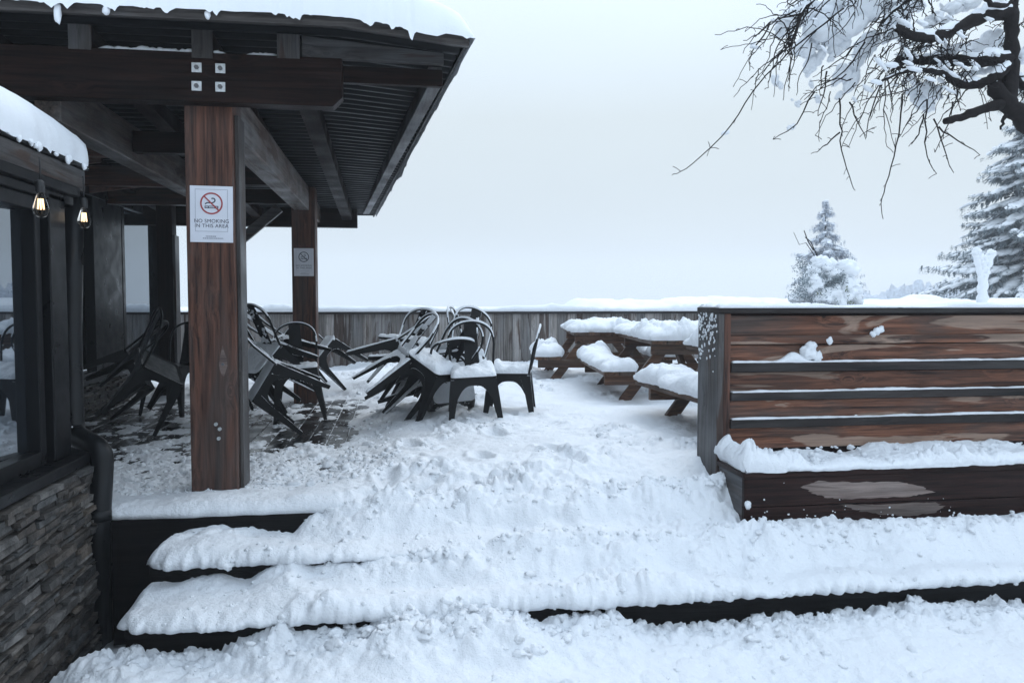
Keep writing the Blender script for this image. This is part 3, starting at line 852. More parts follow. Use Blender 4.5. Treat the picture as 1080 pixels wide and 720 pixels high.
BB = at_y(222, 108, 4.39).z          # underside of front beam
BTp = at_y(222, 56, 4.39).z
YB_Z0, YB_Z1 = 1.98, 2.22
p1 = sbox('post', xa, xb, PY1, PY1 + PW, -0.02, BTp + 0.0, M['post_z'], 0.007)
sbox('board_or_lit_side', xb + 0.001, xb + 0.022, PY1 + 0.05, PY1 + PW - 0.02, 0.02, BB - 0.03, M['grey_z'], 0.003)  # added paler strip: skylight on the post's right face put into colour
p2 = sbox('post', xc2, xd2, PY2, PY2 + PW, -0.02, YB_Z1, M['post_z'], 0.007)
# bolts and an old bracket scar on the near post
xl, xr_ = at_y(166, 300, 8.9).x, at_y(182.5, 300, 8.9).x
sbox('post', xl, xr_, 8.9, 9.08, -0.02, 2.1, M['dark_z'])
sbox('board_or_lit_side', xr_ + 0.001, xr_ + 0.03, 8.895, 9.06, 0.02, 1.75, M['grey_z'], 0.003)  # lit right face of the back post, painted as a lighter grey strip
fb_y0, fb_y1 = 4.385, 4.488
XE = at_y(361, 90, fb_y0).x
# front beam with a clipped lower corner
mb = MB(); c = 0.05
prof = [(-7.0, BB), (XE - c, BB), (XE, BB + c), (XE, BTp), (-7.0, BTp)]
vs = [(x - xa, y - PY1, z) for y in (fb_y0, fb_y1) for x, z in prof]
n = 5
mb.add(vs, [tuple(range(n)), tuple(reversed(range(n, 2 * n)))] + [(i, i + n, (i + 1) % n + n, (i + 1) % n) for i in range(n)])
fb = mb.build('front_beam', M['dark_x'], sh, bevel=0.005)
for (px, py) in [(207.5, 71.5), (232.5, 72.5), (207.5, 91), (232.5, 92)]:
    p = at_y(px, py, fb_y0)
    mb = MB(); mb.box(p.x - xa - 0.025, p.x - xa + 0.025, p.y - PY1 - 0.006, p.y - PY1 - 0.0005, p.z - 0.025, p.z + 0.025)
    q = mb.build('bolt_plate', M['steel'], fb, bevel=0.002)
    mb = MB(); mb.tube([(p.x - xa, p.y - PY1 - 0.007, p.z), (p.x - xa, p.y - PY1 - 0.016, p.z)], 0.012, 6); mb.build('bolt', M['boltd'], q)
# old plates on the near post
for (px, py, ww, hh) in [(235, 382, 0.018, 0.05)]:
    p = at_y(px, py, PY1)
    mb = MB()
    pts = [(0, 0.095), (0.011, 0.05), (0.022, 0.02), (0.024, -0.02), (0.014, -0.05), (0.006, -0.075), (-0.006, -0.07), (-0.016, -0.04), (-0.020, -0.01), (-0.014, 0.03), (-0.007, 0.06)]
    mb.add([(p.x - xa + a, PY1 - PY1 - 0.0012, p.z + b_) for a, b_ in pts], [tuple(reversed(range(len(pts))))])
    mb.build('worn_patch', M['worn'], p1)
    mb = MB(); mb.tube([(p.x - xa, -0.0015, p.z - 0.01), (p.x - xa, -0.008, p.z - 0.01)], 0.008, 8); mb.build('bolt', M['boltd'], p1)
for (px, py) in [(232, 452), (231, 462), (228, 447)]:
    p = at_y(px, py, PY1)
    mb = MB(); mb.tube([(p.x - xa, -0.0005, p.z), (p.x - xa, -0.012, p.z)], 0.010, 8); mb.build('bolt', M['steel'], p1)
# beams running back
xbm = (xc2 + xd2) / 2
sbox('side_beam', xbm - 0.09, xbm + 0.06, PY1 + PW + 0.002, 9.7, YB_Z0, YB_Z1, M['beam_y'])
sbox('side_beam', -1.83, -1.70, 4.491, 10.0, YB_Z0, YB_Z1, M['beam_y'])
sbox('side_beam', -3.4, -3.27, 4.6, 10.0, YB_Z0, YB_Z1, M['dark_y'])
sbox('back_beam', -6, -0.42, 9.72, 9.84, 1.93, 2.15, M['dark_x'])
for y in (5.6, 7.0, 8.3):
    sbox('cross_beam', -3.26, -1.84, y, y + 0.09, 2.0, 2.16, M['post_x'])
    sbox('cross_beam', -1.69, xbm - 0.092, y, y + 0.09, 2.03, 2.17, M['dark_x'])
for y in (6.3, 7.6):
    sbar('brace', (-3.2, y, 1.98), (-2.3, y + 0.5, 2.2), 0.07, 0.1, M['post_x'])
sbar('brace', (-1.78, 8.86, 1.55), (-1.2, 8.86, 2.05), 0.07, 0.1, M['grey_x'])

# roof plane falling gently to the back; right edge runs in towards the back
RY0, RY1 = 4.15, 10.2
RZ0 = at_y(240, 26, RY0).z + 0.07
cF = at_y(494, 49, RY0); cB = at_y(394, 227, RY1)
RZ1 = cB.z
XL = -7.0
droop0 = RZ0 - 0.07 - cF.z + 0.02


def roof_z(x, y, ):
    t = (y - RY0) / (RY1 - RY0)
    z = RZ0 + (RZ1 - RZ0) * t
    dr = (1 - t) * max(0.0, droop0)
    xe = cF.x + (cB.x - cF.x) * t
    k = np.clip((x - (xe - 0.62)) / 0.62, 0, 1)
    return z - dr * k


ny = 480; nx = 26
tt = np.linspace(0, 1, ny); ss = np.concatenate([[0], np.linspace(0.55, 1, nx)])
T, SX = np.meshgrid(tt, ss, indexing='ij')
YR = RY0 + (RY1 - RY0) * T
XR_ = XL + (cF.x + (cB.x - cF.x) * T - XL) * SX
ZR = roof_z(XR_, YR)
cor = 0.011 * np.clip(2.2 * np.sin(YR / 0.105 * 2 * np.pi), -1, 1)
o = sheet('roof_sheet', XR_ - xa, YR - PY1, ZR + cor, M['roofing'], sh)
# under-lining boards closer to the building
# fascia along the front
mb = MB()
xs_ = np.linspace(XL, cF.x, 60)
for i in range(len(xs_) - 1):
    x0, x1 = xs_[i], xs_[i + 1]
    z0, z1 = float(roof_z(x0, RY0)), float(roof_z(x1, RY0))
    y0, y1 = RY0 - 0.03 - PY1, RY0 - 0.002 - PY1
    q0, q1 = x0 - xa, x1 - xa
    hb = 0.062
    mb.hexa([(q0, y0, z0 - hb), (q1, y0, z1 - hb), (q1, y1, z1 - hb), (q0, y1, z0 - hb), (q0, y0, z0 + 0.012), (q1, y0, z1 + 0.012), (q1, y1, z1 + 0.012), (q0, y1, z0 + 0.012)], 0.4)
mb.build('fascia', M['grey_x'], sh)
# right roof edge trim
O = Vector((xa, PY1, 0))
mb = MB(); mb.bar(Vector((cF.x, RY0, float(roof_z(cF.x, RY0)) + 0.0)) - O, Vector((cB.x, RY1, RZ1)) - O, 0.012, 0.05); mb.build('edge_trim', M['roofing'], sh)
# rafter inside the right edge, blocks and outrigger over the beam
a0 = at_y(459, 90, 4.5); a1 = at_y(386, 226, 9.9)
mb = MB(); mb.bar(a0 + Vector((0, 0, 0.05)) - O, a1 + Vector((0, 0, 0.05)) - O, 0.075, 0.10); mb.build('rafter', M['grey_y'], sh, bevel=0.004)
for (px0, px1) in ((72, 96), (202, 224), (292, 316), (-40, -16), (-150, -126)):
    x0, x1 = at_y(px0, 45, fb_y0).x, at_y(px1, 45, fb_y0).x
    xm = (x0 + x1) / 2
    mb = MB(); w = (x1 - x0) / 2
    za, zb_ = float(roof_z(xm, fb_y0)), float(roof_z(xm, 9.8))
    mb.hexa([(xm - w - xa, fb_y0 + 0.012 - PY1, BTp + 0.001), (xm + w - xa, fb_y0 + 0.012 - PY1, BTp + 0.001), (xm + w - xa, 9.8 - PY1, zb_ - 0.14), (xm - w - xa, 9.8 - PY1, zb_ - 0.14),
             (xm - w - xa, fb_y0 + 0.012 - PY1, za - 0.015), (xm + w - xa, fb_y0 + 0.012 - PY1, za - 0.015), (xm + w - xa, 9.8 - PY1, zb_ - 0.015), (xm - w - xa, 9.8 - PY1, zb_ - 0.015)])
    mb.build('rafter', M['dark_y'], sh, bevel=0.004)
    sbox('rafter_end', x0, x1, fb_y0 - 0.004, fb_y0 + 0.010, BTp - 0.012 if px0 != 202 else BTp - 0.03, float(roof_z(xm, fb_y0)) - 0.014, M['grey_z'], 0.002)
x0, x1 = at_y(318, 45, fb_y0).x, at_y(468, 60, fb_y0).x
mb = MB(); y0, y1 = fb_y0 + 0.008 - PY1, fb_y0 + 0.05 - PY1
za, zb_ = float(roof_z(x0, fb_y0)) - 0.014, float(roof_z(x1, fb_y0)) - 0.014
mb.hexa([(x0 - xa, y0, BTp + 0.002), (x1 - xa, y0, BTp - 0.004), (x1 - xa, y1, BTp - 0.004), (x0 - xa, y1, BTp + 0.002), (x0 - xa, y0, za), (x1 - xa, y0, zb_), (x1 - xa, y1, zb_), (x0 - xa, y1, za)])
mb.build('outrigger', M['grey_x'], sh, bevel=0.004)
z0 = at_y(420, 88, 4.47).z
sbox('outrigger', XE + 0.002 if False else x0 + 0.1, x1, 4.495, 4.54, z0, z0 + 0.09, M['dark_x'], 0.004)
# snow load
nx = edge_lin(XL, 0.0, 0.03, 0.1)
T2 = np.unique(np.concatenate([np.array([0, .0005, .0015, .004, .008, .013, .02, .03, .042]), np.linspace(0.05, 1, 130)]))
q = np.concatenate([np.linspace(0, 0.5, 30), np.linspace(0.503, 0.96, 330), 1 - np.array([0.034, .026, .02, .014, .009, .006, .0035, .0018, .0007, .0002, 0])])
TT, QQ = np.meshgrid(T2, q, indexing='ij')
YS = RY0 - 0.05 + (RY1 + 0.05 - RY0) * TT
xe = cF.x + (cB.x - cF.x) * TT + 0.03
XSn = XL + (xe - XL) * QQ
dF = YS - (RY0 - 0.05); dR = xe - XSn
dd = np.minimum(dF, dR)
ee = np.sqrt(np.clip(1 - (1 - np.clip(dF / 0.26, 0, 1)) ** 2, 0, 1)) * (0.66 * np.sqrt(np.clip(1 - (1 - np.clip(dR / 1.25, 0, 1)) ** 2, 0, 1)) + 0.34 * np.sqrt(np.clip(1 - (1 - np.clip(dR / 0.14, 0, 1)) ** 2, 0, 1)))
zz = roof_z(XSn, YS) + 0.012 + ee * (0.30 + 0.03 * fbm(XSn * 1.5, YS * 1.5, 0, 14, 3)) + 0.012 * ee * fbm(XSn * 9, YS * 9, 0, 15, 3)
hang = np.clip(1 - dd / 0.06, 0, 1)
drip = np.clip(0.7 * fbm(XSn * 9 + 3, YS * 3, 0, 16, 4) + 0.5 * fbm(XSn * 30, YS * 3, 0, 19, 2), 0, 1)
zz = zz - hang * (0.040 + 0.09 * drip ** 1.4) 
sheet('snow', (XSn - xa).T, (YS - PY1 - hang * 0.012 * (1 + fbm(XSn * 12, YS * 2, 0, 17, 3))).T, zz.T, M['snow_soft'], sh)
# crumbs of snow caught on the beam and a drip at the left
mb = MB()
for i in range(42):
    px = r_.uniform(110, 300); p = at_y(px, 55, fb_y0 + 0.05)
    mb.blob((p.x - xa, p.y - PY1, BTp + 0.008), ((r_.uniform(0.015, 0.05), 0, 0), (0, 0.03, 0), (0, 0, r_.uniform(0.008, 0.022))), i, 0.5, 2, 8, 5)
for (px, py, r, hgt) in [(61, 14, 0.016, 0.05), (112, 11, 0.018, 0.02), (219, 16, 0.014, 0.022)]:
    p = at_y(px, py, RY0 - 0.04); mb.blob((p.x - xa, p.y - PY1, p.z), ((r, 0, 0), (0, r, 0), (0, 0, hgt)), int(px), 0.35, 2)
mb.build('snow', M['snow_soft'], sh)['kind'] = 'stuff'


# ------------------------------------------------------------------ no smoking signs
def text_mesh(body, size):
    cu = bpy.data.curves.new('lettering', 'FONT'); cu.body = body; cu.size = size; cu.align_x = 'CENTER'; cu.align_y = 'CENTER'; cu.space_character = 1.06
    cu.extrude = 0.0004
    to = bpy.data.objects.new('lettering', cu); C.objects.link(to)
    dg = bpy.context.evaluated_depsgraph_get()
    me = bpy.data.meshes.new_from_object(to.evaluated_get(dg))
    bpy.data.objects.remove(to); bpy.data.curves.remove(cu)
    return me


def sign(loc, w, h, label, ink, red, paper, tilt=0.0, more=False):
    t = empty('no_smoking_sign', loc, label, 'sign', 'no smoking signs on the posts', (0, tilt, 0))
    k = w / 0.22
    mb = MB(); mb.box(-w / 2, w / 2, -0.003, 0, -h / 2, h / 2); mb.build('sheet', paper, t)
    fw, ft, fbm_ = w * 0.38, h * 0.44, -h * 0.31
    y0, y1 = -0.0042, -0.0032
    mb = MB(); lw = 0.0016 * k
    mb.box(-fw, fw, y0, y1, ft - lw, ft); mb.box(-fw, fw, y0, y1, fbm_, fbm_ + lw); mb.box(-fw, -fw + lw, y0, y1, fbm_ + lw, ft - lw); mb.box(fw - lw, fw, y0, y1, fbm_ + lw, ft - lw)
    mb.build('border', M['inkgrey'], t)
    # cigarette and smoke
    cz = h * 0.19; rr = w * 0.265
    mb = MB()
    mb.box(-0.035 * k, 0.035 * k, y0, y1, cz - 0.017 * k, cz - 0.013 * k); mb.box(-0.035 * k, 0.035 * k, y0, y1, cz - 0.026 * k, cz - 0.022 * k)
    mb.box(-0.035 * k, -0.031 * k, y0, y1, cz - 0.022 * k, cz - 0.017 * k); mb.box(0.031 * k, 0.035 * k, y0, y1, cz - 0.022 * k, cz - 0.017 * k)
    mb.box(-0.018 * k, -0.014 * k, y0, y1, cz - 0.022 * k, cz - 0.017 * k)
    pth = [(-0.033, -0.004), (-0.022, 0.004), (-0.006, 0.003), (0.008, 0.004), (0.018, 0.012), (0.018, 0.022), (0.010, 0.028), (0.0, 0.026)]
    for (ax_, az), (bx_, bz) in zip(pth, pth[1:]):
        mb.bar((ax_ * k, (y0 + y1) / 2, cz + az * k), (bx_ * k, (y0 + y1) / 2, cz + bz * k), 0.0008, 0.0055 * k, up=(0, 1, 0)) if False else mb.bar((ax_ * k, (y0 + y1) / 2, cz + az * k), (bx_ * k, (y0 + y1) / 2, cz + bz * k), 0.006 * k, 0.0009, up=(0, 1, 0))
    mb.build('cigarette', ink, t)
    # prohibition ring and bar
    mb = MB(); n = 48
    ri, ro = rr * 0.86, rr
    vs = []
    for i in range(n):
        a = 2 * math.pi * i / n
        for q_, yy_ in ((ri, -0.0046), (ro, -0.0046), (ro, -0.0032), (ri, -0.0032)):
            vs.append((q_ * math.cos(a), yy_, cz + q_ * math.sin(a)))
    fs = []
    for i in range(n):
        j = (i + 1) % n
        for c_ in range(4):
            fs.append((i * 4 + c_, j * 4 + c_, j * 4 + (c_ + 1) % 4, i * 4 + (c_ + 1) % 4))
    mb.add(vs, fs)
    q_ = ri * 0.99 * math.sqrt(0.5)
    mb.bar((-q_, -0.0042, cz + q_), (q_, -0.0042, cz - q_), 0.13 * rr, 0.001, up=(0, 1, 0))
    mb.build('ring', red, t)
    for body, dz, size in (('NO SMOKING', -0.125, 0.0272), ('IN THIS AREA', -0.21, 0.0272)):
        me = text_mesh(body, size * k)
        o = link('lettering', me, ink, t); o.rotation_euler = (R(90), 0, 0); o.location = (0, -0.0036, dz * h)
    mb = MB()
    dash = [(-0.395, -0.03, 0.02), (-0.43, -0.045, 0.055)]
    for dz, x0_, x1_ in dash:
        x_ = x0_ * k
        while x_ < x1_ * k:
            l_ = rng.uniform(0.003, 0.009) * k
            mb.box(x_, x_ + l_, y0, y1, dz * h - 0.0028 * k, dz * h + 0.0028 * k); x_ += l_ + 0.0025 * k
    mb.build('small_print', M['inkgrey'], t)
    return t


ps = at_y(223.3, 226, PY1)
wS = at_y(246, 226, PY1).x - at_y(200.8, 226, PY1).x
sign((ps.x, PY1 - 0.001, ps.z), wS, wS * 1.36, 'larger white no smoking sheet with a red ring, on the near thick post', M['ink'], M['red'], M['paper'], R(0.6))
M['paper2'] = plain('sign_sheet_grey', (0.60, 0.61, 0.65), 0.35, 0, 0.08, 9)
ps = at_y(320.5, 276.5, PY2)
sign((ps.x, PY2 - 0.001, ps.z), 19.5 / F * 8.5, 28 / F * 8.5, 'small grey no smoking sheet with a dark ring, on the far post', M['ink'], M['ink'], M['paper2'])

# ------------------------------------------------------------------ restaurant building
bd = empty('restaurant_building', (-1.4, 4.0, 0), 'dark restaurant building with stacked stone base and large black framed windows at the left', 'building')
OB = Vector((-1.4, 4.0, 0))


def bbox(name, x0, x1, y0, y1, z0, z1, mat, bev=0.004, parent=None):
    mb = MB(); mb.box(x0 + 1.4, x1 + 1.4, y0 - 4.0, y1 - 4.0, z0, z1)
    return mb.build(name, mat, parent or bd, bevel=bev)


def stones(x, y0, y1, z0, z1, seed, depth=0.16):
    """stacked ledge stone face on the plane X = x facing +X"""
    q = random.Random(seed); mb = MB(); z = z0
    while z < z1 - 0.01:
        hgt = min(q.choice((0.010, 0.013, 0.016, 0.019, 0.023, 0.028, 0.036)), z1 - z)
        y = y0 - q.uniform(0, 0.1)
        while y < y1:
            ln = q.uniform(0.05, 0.24)
            ya, yb = max(y, y0), min(y + ln - 0.005, y1)
            if yb - ya > 0.02:
                out = q.uniform(-0.022, 0.016); j = lambda: q.uniform(-0.007, 0.007)
                P = []
                for zc in (z, z + hgt - 0.004):
                    P += [(x - depth + 1.4, ya - 4, zc), (x + out + j() + 1.4, ya + j() * .6 - 4, zc + j() * .5), (x + out + j() + 1.4, yb + j() * .6 - 4, zc + j() * .5), (x - depth + 1.4, yb - 4, zc)]
                mb.hexa(P)
            y += ln
        z += hgt
    return mb.build('stone_wall', M['stone'], bd, bevel=0.005)


SZ = 0.30
stones(-1.385, 1.2, 4.02, -0.6, SZ, 4)
bbox('wall_core', -2.2, -1.43, 1.2, 4.0, -0.6, SZ - 0.02, M['riser'], 0)
bbox('sill', -1.75, -1.40, 1.2, 4.03, SZ + 0.001, SZ + 0.05, M['alu'], 0.006)
# near window
wn_ = MB(); gxp = -1.53
zt = at_y(45, 233, 3.8).z
zt = 1.43
win = bbox('window', gxp - 0.56, gxp - 0.53, 1.2, 3.9, SZ + 0.055, zt + 0.2, M['socket'], 0)
bbox('frame', gxp - 0.02, gxp + 0.05, 3.605, 3.66, SZ + 0.06, zt + 0.06, M['alu'], 0.004, win)
bbox('frame', gxp - 0.05, gxp + 0.07, 3.70, 3.87, SZ + 0.052, zt + 0.09, M['alu'], 0.006, win)
bbox('frame', gxp - 0.02, gxp + 0.05, 1.2, 3.60, SZ + 0.053, SZ + 0.115, M['alu'], 0.004, win)
bbox('frame', gxp - 0.02, gxp + 0.05, 1.2, 3.60, zt + 0.002, zt + 0.06, M['alu'], 0.004, win)
mb = MB(); ta = math.tan(R(7)) * 2.4; z0, z1 = SZ + 0.1, zt + 0.02
mb.hexa([(gxp - 0.012 - ta + 1.4, 1.2 - 4, z0), (gxp - 0.002 - ta + 1.4, 1.2 - 4, z0), (gxp - 0.002 + 1.4, 3.6 - 4, z0), (gxp - 0.012 + 1.4, 3.6 - 4, z0),
         (gxp - 0.012 - ta + 1.4, 1.2 - 4, z1), (gxp - 0.002 - ta + 1.4, 1.2 - 4, z1), (gxp - 0.002 + 1.4, 3.6 - 4, z1), (gxp - 0.012 + 1.4, 3.6 - 4, z1)])
mb.build('pane', M['glass'], win)
for i, (xo, z0, z1) in enumerate([(0.07, 1.492, 1.53), (0.10, 1.532, 1.575)]):
    bbox('head_trim', gxp - 0.04, gxp + xo, 1.2, 3.97, z0, z1, M['alu'], 0.004)
EVX = -1.46
bbox('eave_beam', EVX - 0.05, EVX, 1.2, 4.12, 1.575, 1.675, M['grey_y'], 0.005)
bbox('eave_beam', EVX - 0.45, EVX - 0.052, 4.06, 4.115, 1.575, 1.675, M['grey_x'], 0.005)
bbox('soffit', -3.2, EVX - 0.051, 1.2, 4.055, 1.60, 1.625, M['dark_y'], 0)
bbox('roof', -4.2, EVX + 0.012, 1.2, 4.14, 1.678, 1.70, M['roofing'], 0.004)
pad('snow', (-4.2 + 1.4, 1.2 - 4, 1.701), (1, 0, 0), (0, 1, 0), 4.2 + EVX + 0.015, 2.93, lambda u, v: 0.25 + 0.02 * fbm(u * 2, v * 2, 0, 3, 3), M['snow_soft'], bd, 0.028, 0.30, 0.015, 51, 0.35, sag=0.02)
mb = MB()
for i in range(34):
    y = r_.uniform(1.9, 4.10); mb.blob((EVX + 0.02 + 1.4, y - 4, 1.695 - r_.uniform(0, 0.012)), ((0.010, 0, 0), (0, r_.uniform(0.008, 0.028), 0), (0, 0, r_.uniform(0.008, 0.022))), i, 0.4, 2, 8, 5)
mb.build('snow', M['snow_soft'], bd)['kind'] = 'stuff'
# wall and eave columns at the corner
bbox('corner_column', -2.2, -1.64, 3.9, 3.98, SZ + 0.051, 1.57, M['dark_z'], 0.005)
# downpipe
a0 = at_y(77, 200, 4.14); a1 = at_y(77.5, 462, 4.14); b1 = at_y(107.5, 470, 3.96); b2 = at_y(107, 655, 3.96)
rp = 0.051
path = [Vector((a0.x, 4.14, 1.60)), Vector((a1.x, 4.14, 0.9)), Vector((a1.x, 4.14, a1.z + 0.08))]
q0 = Vector((a1.x, 4.14, a1.z + 0.07)); q3 = Vector((b1.x, 3.96, b1.z - 0.07))
c1 = Vector((a1.x, 4.14, a1.z - 0.045)); c2 = Vector((b1.x, 3.96, b1.z + 0.045))
for i in range(1, 13):
    t = i / 12
    path.append(q0 * (1 - t) ** 3 + c1 * 3 * t * (1 - t) ** 2 + c2 * 3 * t * t * (1 - t) + q3 * t ** 3)
path += [Vector((b2.x, 3.96, 0.0)), Vector((b2.x, 3.96, -0.56))]
mb = MB(); mb.tube([p - OB for p in path], rp, 18)
mb.tube([Vector((b2.x, 3.96, 0.02)) - OB, Vector((b2.x, 3.96, 0.07)) - OB], rp + 0.006, 18)
dp = mb.build('downpipe', M['pipe'], bd)
mb = MB()
for (px, py) in [(92, 462), (95, 462.5), (107, 474), (76, 450)]:
    p = at_y(px, py, 4.0) - OB; mb.blob(p, ((0.004, 0, 0), (0, 0.003, 0), (0, 0, 0.004)), int(px), 0.3, 2, 8, 5)
mb.build('snow', M['snow'], dp)['kind'] = 'stuff'

# set-back window wall under the shelter
BWX = -2.78
SZ2 = at_z(125, 394, 0.36).z
stones(BWX + 0.02, 4.2, 9.4, -0.05, 0.30, 9)
bbox('wall_core', BWX - 0.6, BWX - 0.03, 4.2, 9.4, -0.1, 0.29, M['riser'], 0)
bbox('sill', BWX - 0.1, BWX + 0.05, 4.2, 9.45, 0.301, 0.345, M['alu'], 0.005)
# window columns and panes by pixel column on that wall
def wall_y(px):
    r = ray(px, 330); return (CO + r * ((BWX) / r.x)).y
win2 = bbox('window', BWX - 0.03, BWX + 0.03, 4.2, 9.4, 0.346, 0.40, M['alu'], 0.004)
mb = MB(); ye = wall_y(166); tb = math.tan(R(4)) * (ye - 4.2); q0_, q1_ = BWX - 0.022 + 1.4, BWX - 0.012 + 1.4
mb.hexa([(q0_ - tb, 0.2, 0.402), (q1_ - tb, 0.2, 0.402), (q1_, ye - 4, 0.402), (q0_, ye - 4, 0.402), (q0_ - tb, 0.2, 2.02), (q1_ - tb, 0.2, 2.02), (q1_, ye - 4, 2.02), (q0_, ye - 4, 2.02)])
mb.build('pane', M['glass'], win2)
ya, yb = wall_y(97), wall_y(133)
bbox('column', BWX - 0.06, BWX + 0.03, ya + 0.0, yb - 0.18, 0.345, 2.3, M['alu'], 0.005)
bbox('frame', BWX - 0.02, BWX + 0.035, yb - 0.178, yb - 0.10, 0.401, 2.02, M['alu'], 0.004, win2)
bbox('frame', BWX - 0.02, BWX + 0.035, wall_y(164) , wall_y(164) + 0.10, 0.401, 2.02, M['alu'], 0.004, win2)
bbox('frame', BWX - 0.02, BWX + 0.04, 4.2, 9.4, 2.021, 2.12, M['alu'], 0.004, win2)
bbox('frame', BWX - 0.02, BWX + 0.06, 4.2, 9.4, 2.122, 2.32, M['alu'], 0.004, win2)

# ------------------------------------------------------------------ string light bulbs
def bulb(px, py_top, py_end, y, label):
    top = at_y(px, py_top, y); end = at_y(px, py_end, y); Lb = top.z - end.z
    t = empty('light_bulb', (top.x, top.y, top.z), label, 'light bulb', 'string light bulbs under the eave')
    cord = Lb * 0.45
    mb = MB(); mb.tube([(0, 0, 0), (0.002, 0, -cord * 0.5), (0, 0, -cord)], 0.003, 6); mb.build('cord', M['socket'], t)
    mb = MB(); mb.tube([(0, 0, -cord), (0, 0, -cord - 0.006), (0, 0, -cord - 0.045), (0, 0, -cord - 0.05)], [0.008, 0.016, 0.017, 0.014], 12); mb.build('socket', M['socket'], t)
    z0 = -cord - 0.05; prof = [(0.012, 0), (0.016, -0.012), (0.022, -0.03), (0.0275, -0.05), (0.029, -0.062), (0.026, -0.076), (0.018, -0.088), (0.006, -0.094)]
    mb = MB(); mb.tube([(0, 0, z0 + a) for _, a in prof], [r for r, _ in prof], 18); gl_ = mb.build('glass', M['bulb'], t)
    mb = MB()
    for k in range(4):
        a = k * math.pi / 2 + 0.4
        mb.tube([(0.006 * math.cos(a), 0.006 * math.sin(a), z0 - 0.022), (0.009 * math.cos(a), 0.009 * math.sin(a), z0 - 0.062)], 0.0028, 6)
    mb.build('filament', M['filament'], t)
    return t


bulb(41.5, 166, 219, 3.32, 'glowing clear bulb hanging near the middle of the snowy eave, left of the pipe')
bulb(87.5, 186, 235, 3.98, 'glowing clear bulb hanging at the corner end of the snowy eave')

# ------------------------------------------------------------------ metal chairs
def chair_parts():
    t = empty('metal_chair')
    mb = MB(); w = 0.178; n = 6
    ring = []
    for cx, cy, a0_ in ((w - 0.04, w - 0.04, 0), (-w + 0.04, w - 0.04, 90), (-w + 0.04, -w + 0.04, 180), (w - 0.04, -w + 0.04, 270)):
        for i in range(n + 1):
            a = R(a0_ + 90 * i / n); ring.append((cx + 0.04 * math.cos(a), cy + 0.04 * math.sin(a)))
    N_ = len(ring)
    vs = [(x, y, 0.435) for x, y in ring] + [(x, y, 0.455) for x, y in ring] + [(x * 0.86, y * 0.86, 0.449) for x, y in ring]
    fs = [(i, (i + 1) % N_, N_ + (i + 1) % N_, N_ + i) for i in range(N_)] + [(N_ + i, N_ + (i + 1) % N_, 2 * N_ + (i + 1) % N_, 2 * N_ + i) for i in range(N_)]
    fs += [tuple(reversed(range(N_))), tuple(2 * N_ + i for i in range(N_))]
    mb.add(vs, fs); mb.build('seat', M['chair'], t)
    for sx, sy in ((1, 1), (-1, 1), (1, -1), (-1, -1)):
        mb = MB(); tp, bt = 0.176, 0.225; th = 0.004
        def prof(c, l, z, th=th):
            return [(sx * c, sy * c, z), (sx * (c - l), sy * c, z), (sx * (c - l), sy * (c - th), z), (sx * (c - th), sy * (c - th), z), (sx * (c - th), sy * (c - l), z), (sx * c, sy * (c - l), z)]
        lv = [prof(tp, 0.085, 0.437), prof(0.19, 0.062, 0.32), prof(0.207, 0.046, 0.16), prof(bt, 0.03, 0.0)]
        vs = sum(lv, []); fs = []
        for k in range(3):
            for i in range(6): fs.append((k * 6 + i, k * 6 + (i + 1) % 6, k * 6 + 6 + (i + 1) % 6, k * 6 + 6 + i))
        fs += [tuple(range(6)), tuple(range(18, 24))]
        mb.add(vs, fs); mb.build('leg', M['chair'], t)
    mb = MB()
    for k in range(4):
        Mr = Matrix.Rotation(k * math.pi / 2, 3, 'Z'); vs = []; n = 16
        for i in range(n + 1):
            s = -1 + 2 * i / n; dpt = 0.045 + 0.15 * abs(s) ** 3.2
            for z, yo in ((0.436, 0.1745), (0.436 - dpt, 0.1745 + dpt * 0.11)):
                hw = 0.135 + (0.436 - z) * 0.1
                vs.append(Mr @ Vector((s * hw, yo, z)))
        vs2 = [v - Mr @ Vector((0, 0.003, 0)) for v in vs]; m_ = len(vs)
        fs = []
        for i in range(n):
            a = 2 * i
            fs += [(a, a + 1, a + 3, a + 2), (m_ + a + 2, m_ + a + 3, m_ + a + 1, m_ + a), (a + 1, m_ + a + 1, m_ + a + 3, a + 3)]
        mb.add(vs + vs2, fs)
    mb.build('apron', M['chair'], t)
    hp = [(-0.165, -0.165, 0.44)]
    for i in range(0, 21):
        a = math.pi * i / 20; zz = 0.66 + 0.18 * math.sin(a) ** 0.7 if 0 < i < 20 else 0.66
        hp.append((-0.185 * math.cos(a), -0.205 - 0.05 * math.sin(a) ** 0.6 if 0 < i < 20 else -0.205, zz))
    hp.append((0.165, -0.165, 0.44))
    mb = MB(); mb.tube(hp, 0.010, 8)
    mb.build('back_frame', M['chair'], t)
    mb = MB(); vs = []
    for i in range(7):
        q = i / 6; z = 0.445 + 0.385 * q; y = -0.165 - 0.088 * q ** 0.8; hw = 0.062 - 0.012 * q
        vs += [(-hw, y, z), (hw, y, z), (hw, y - 0.004, z), (-hw, y - 0.004, z)]
    fs = []
    for i in range(6):
        for c_ in range(4): fs.append((i * 4 + c_, i * 4 + (c_ + 1) % 4, i * 4 + 4 + (c_ + 1) % 4, i * 4 + 4 + c_))
    fs += [(3, 2, 1, 0), (24, 25, 26, 27)]
    mb.add(vs, fs); mb.build('splat', M['chair'], t)
    return t


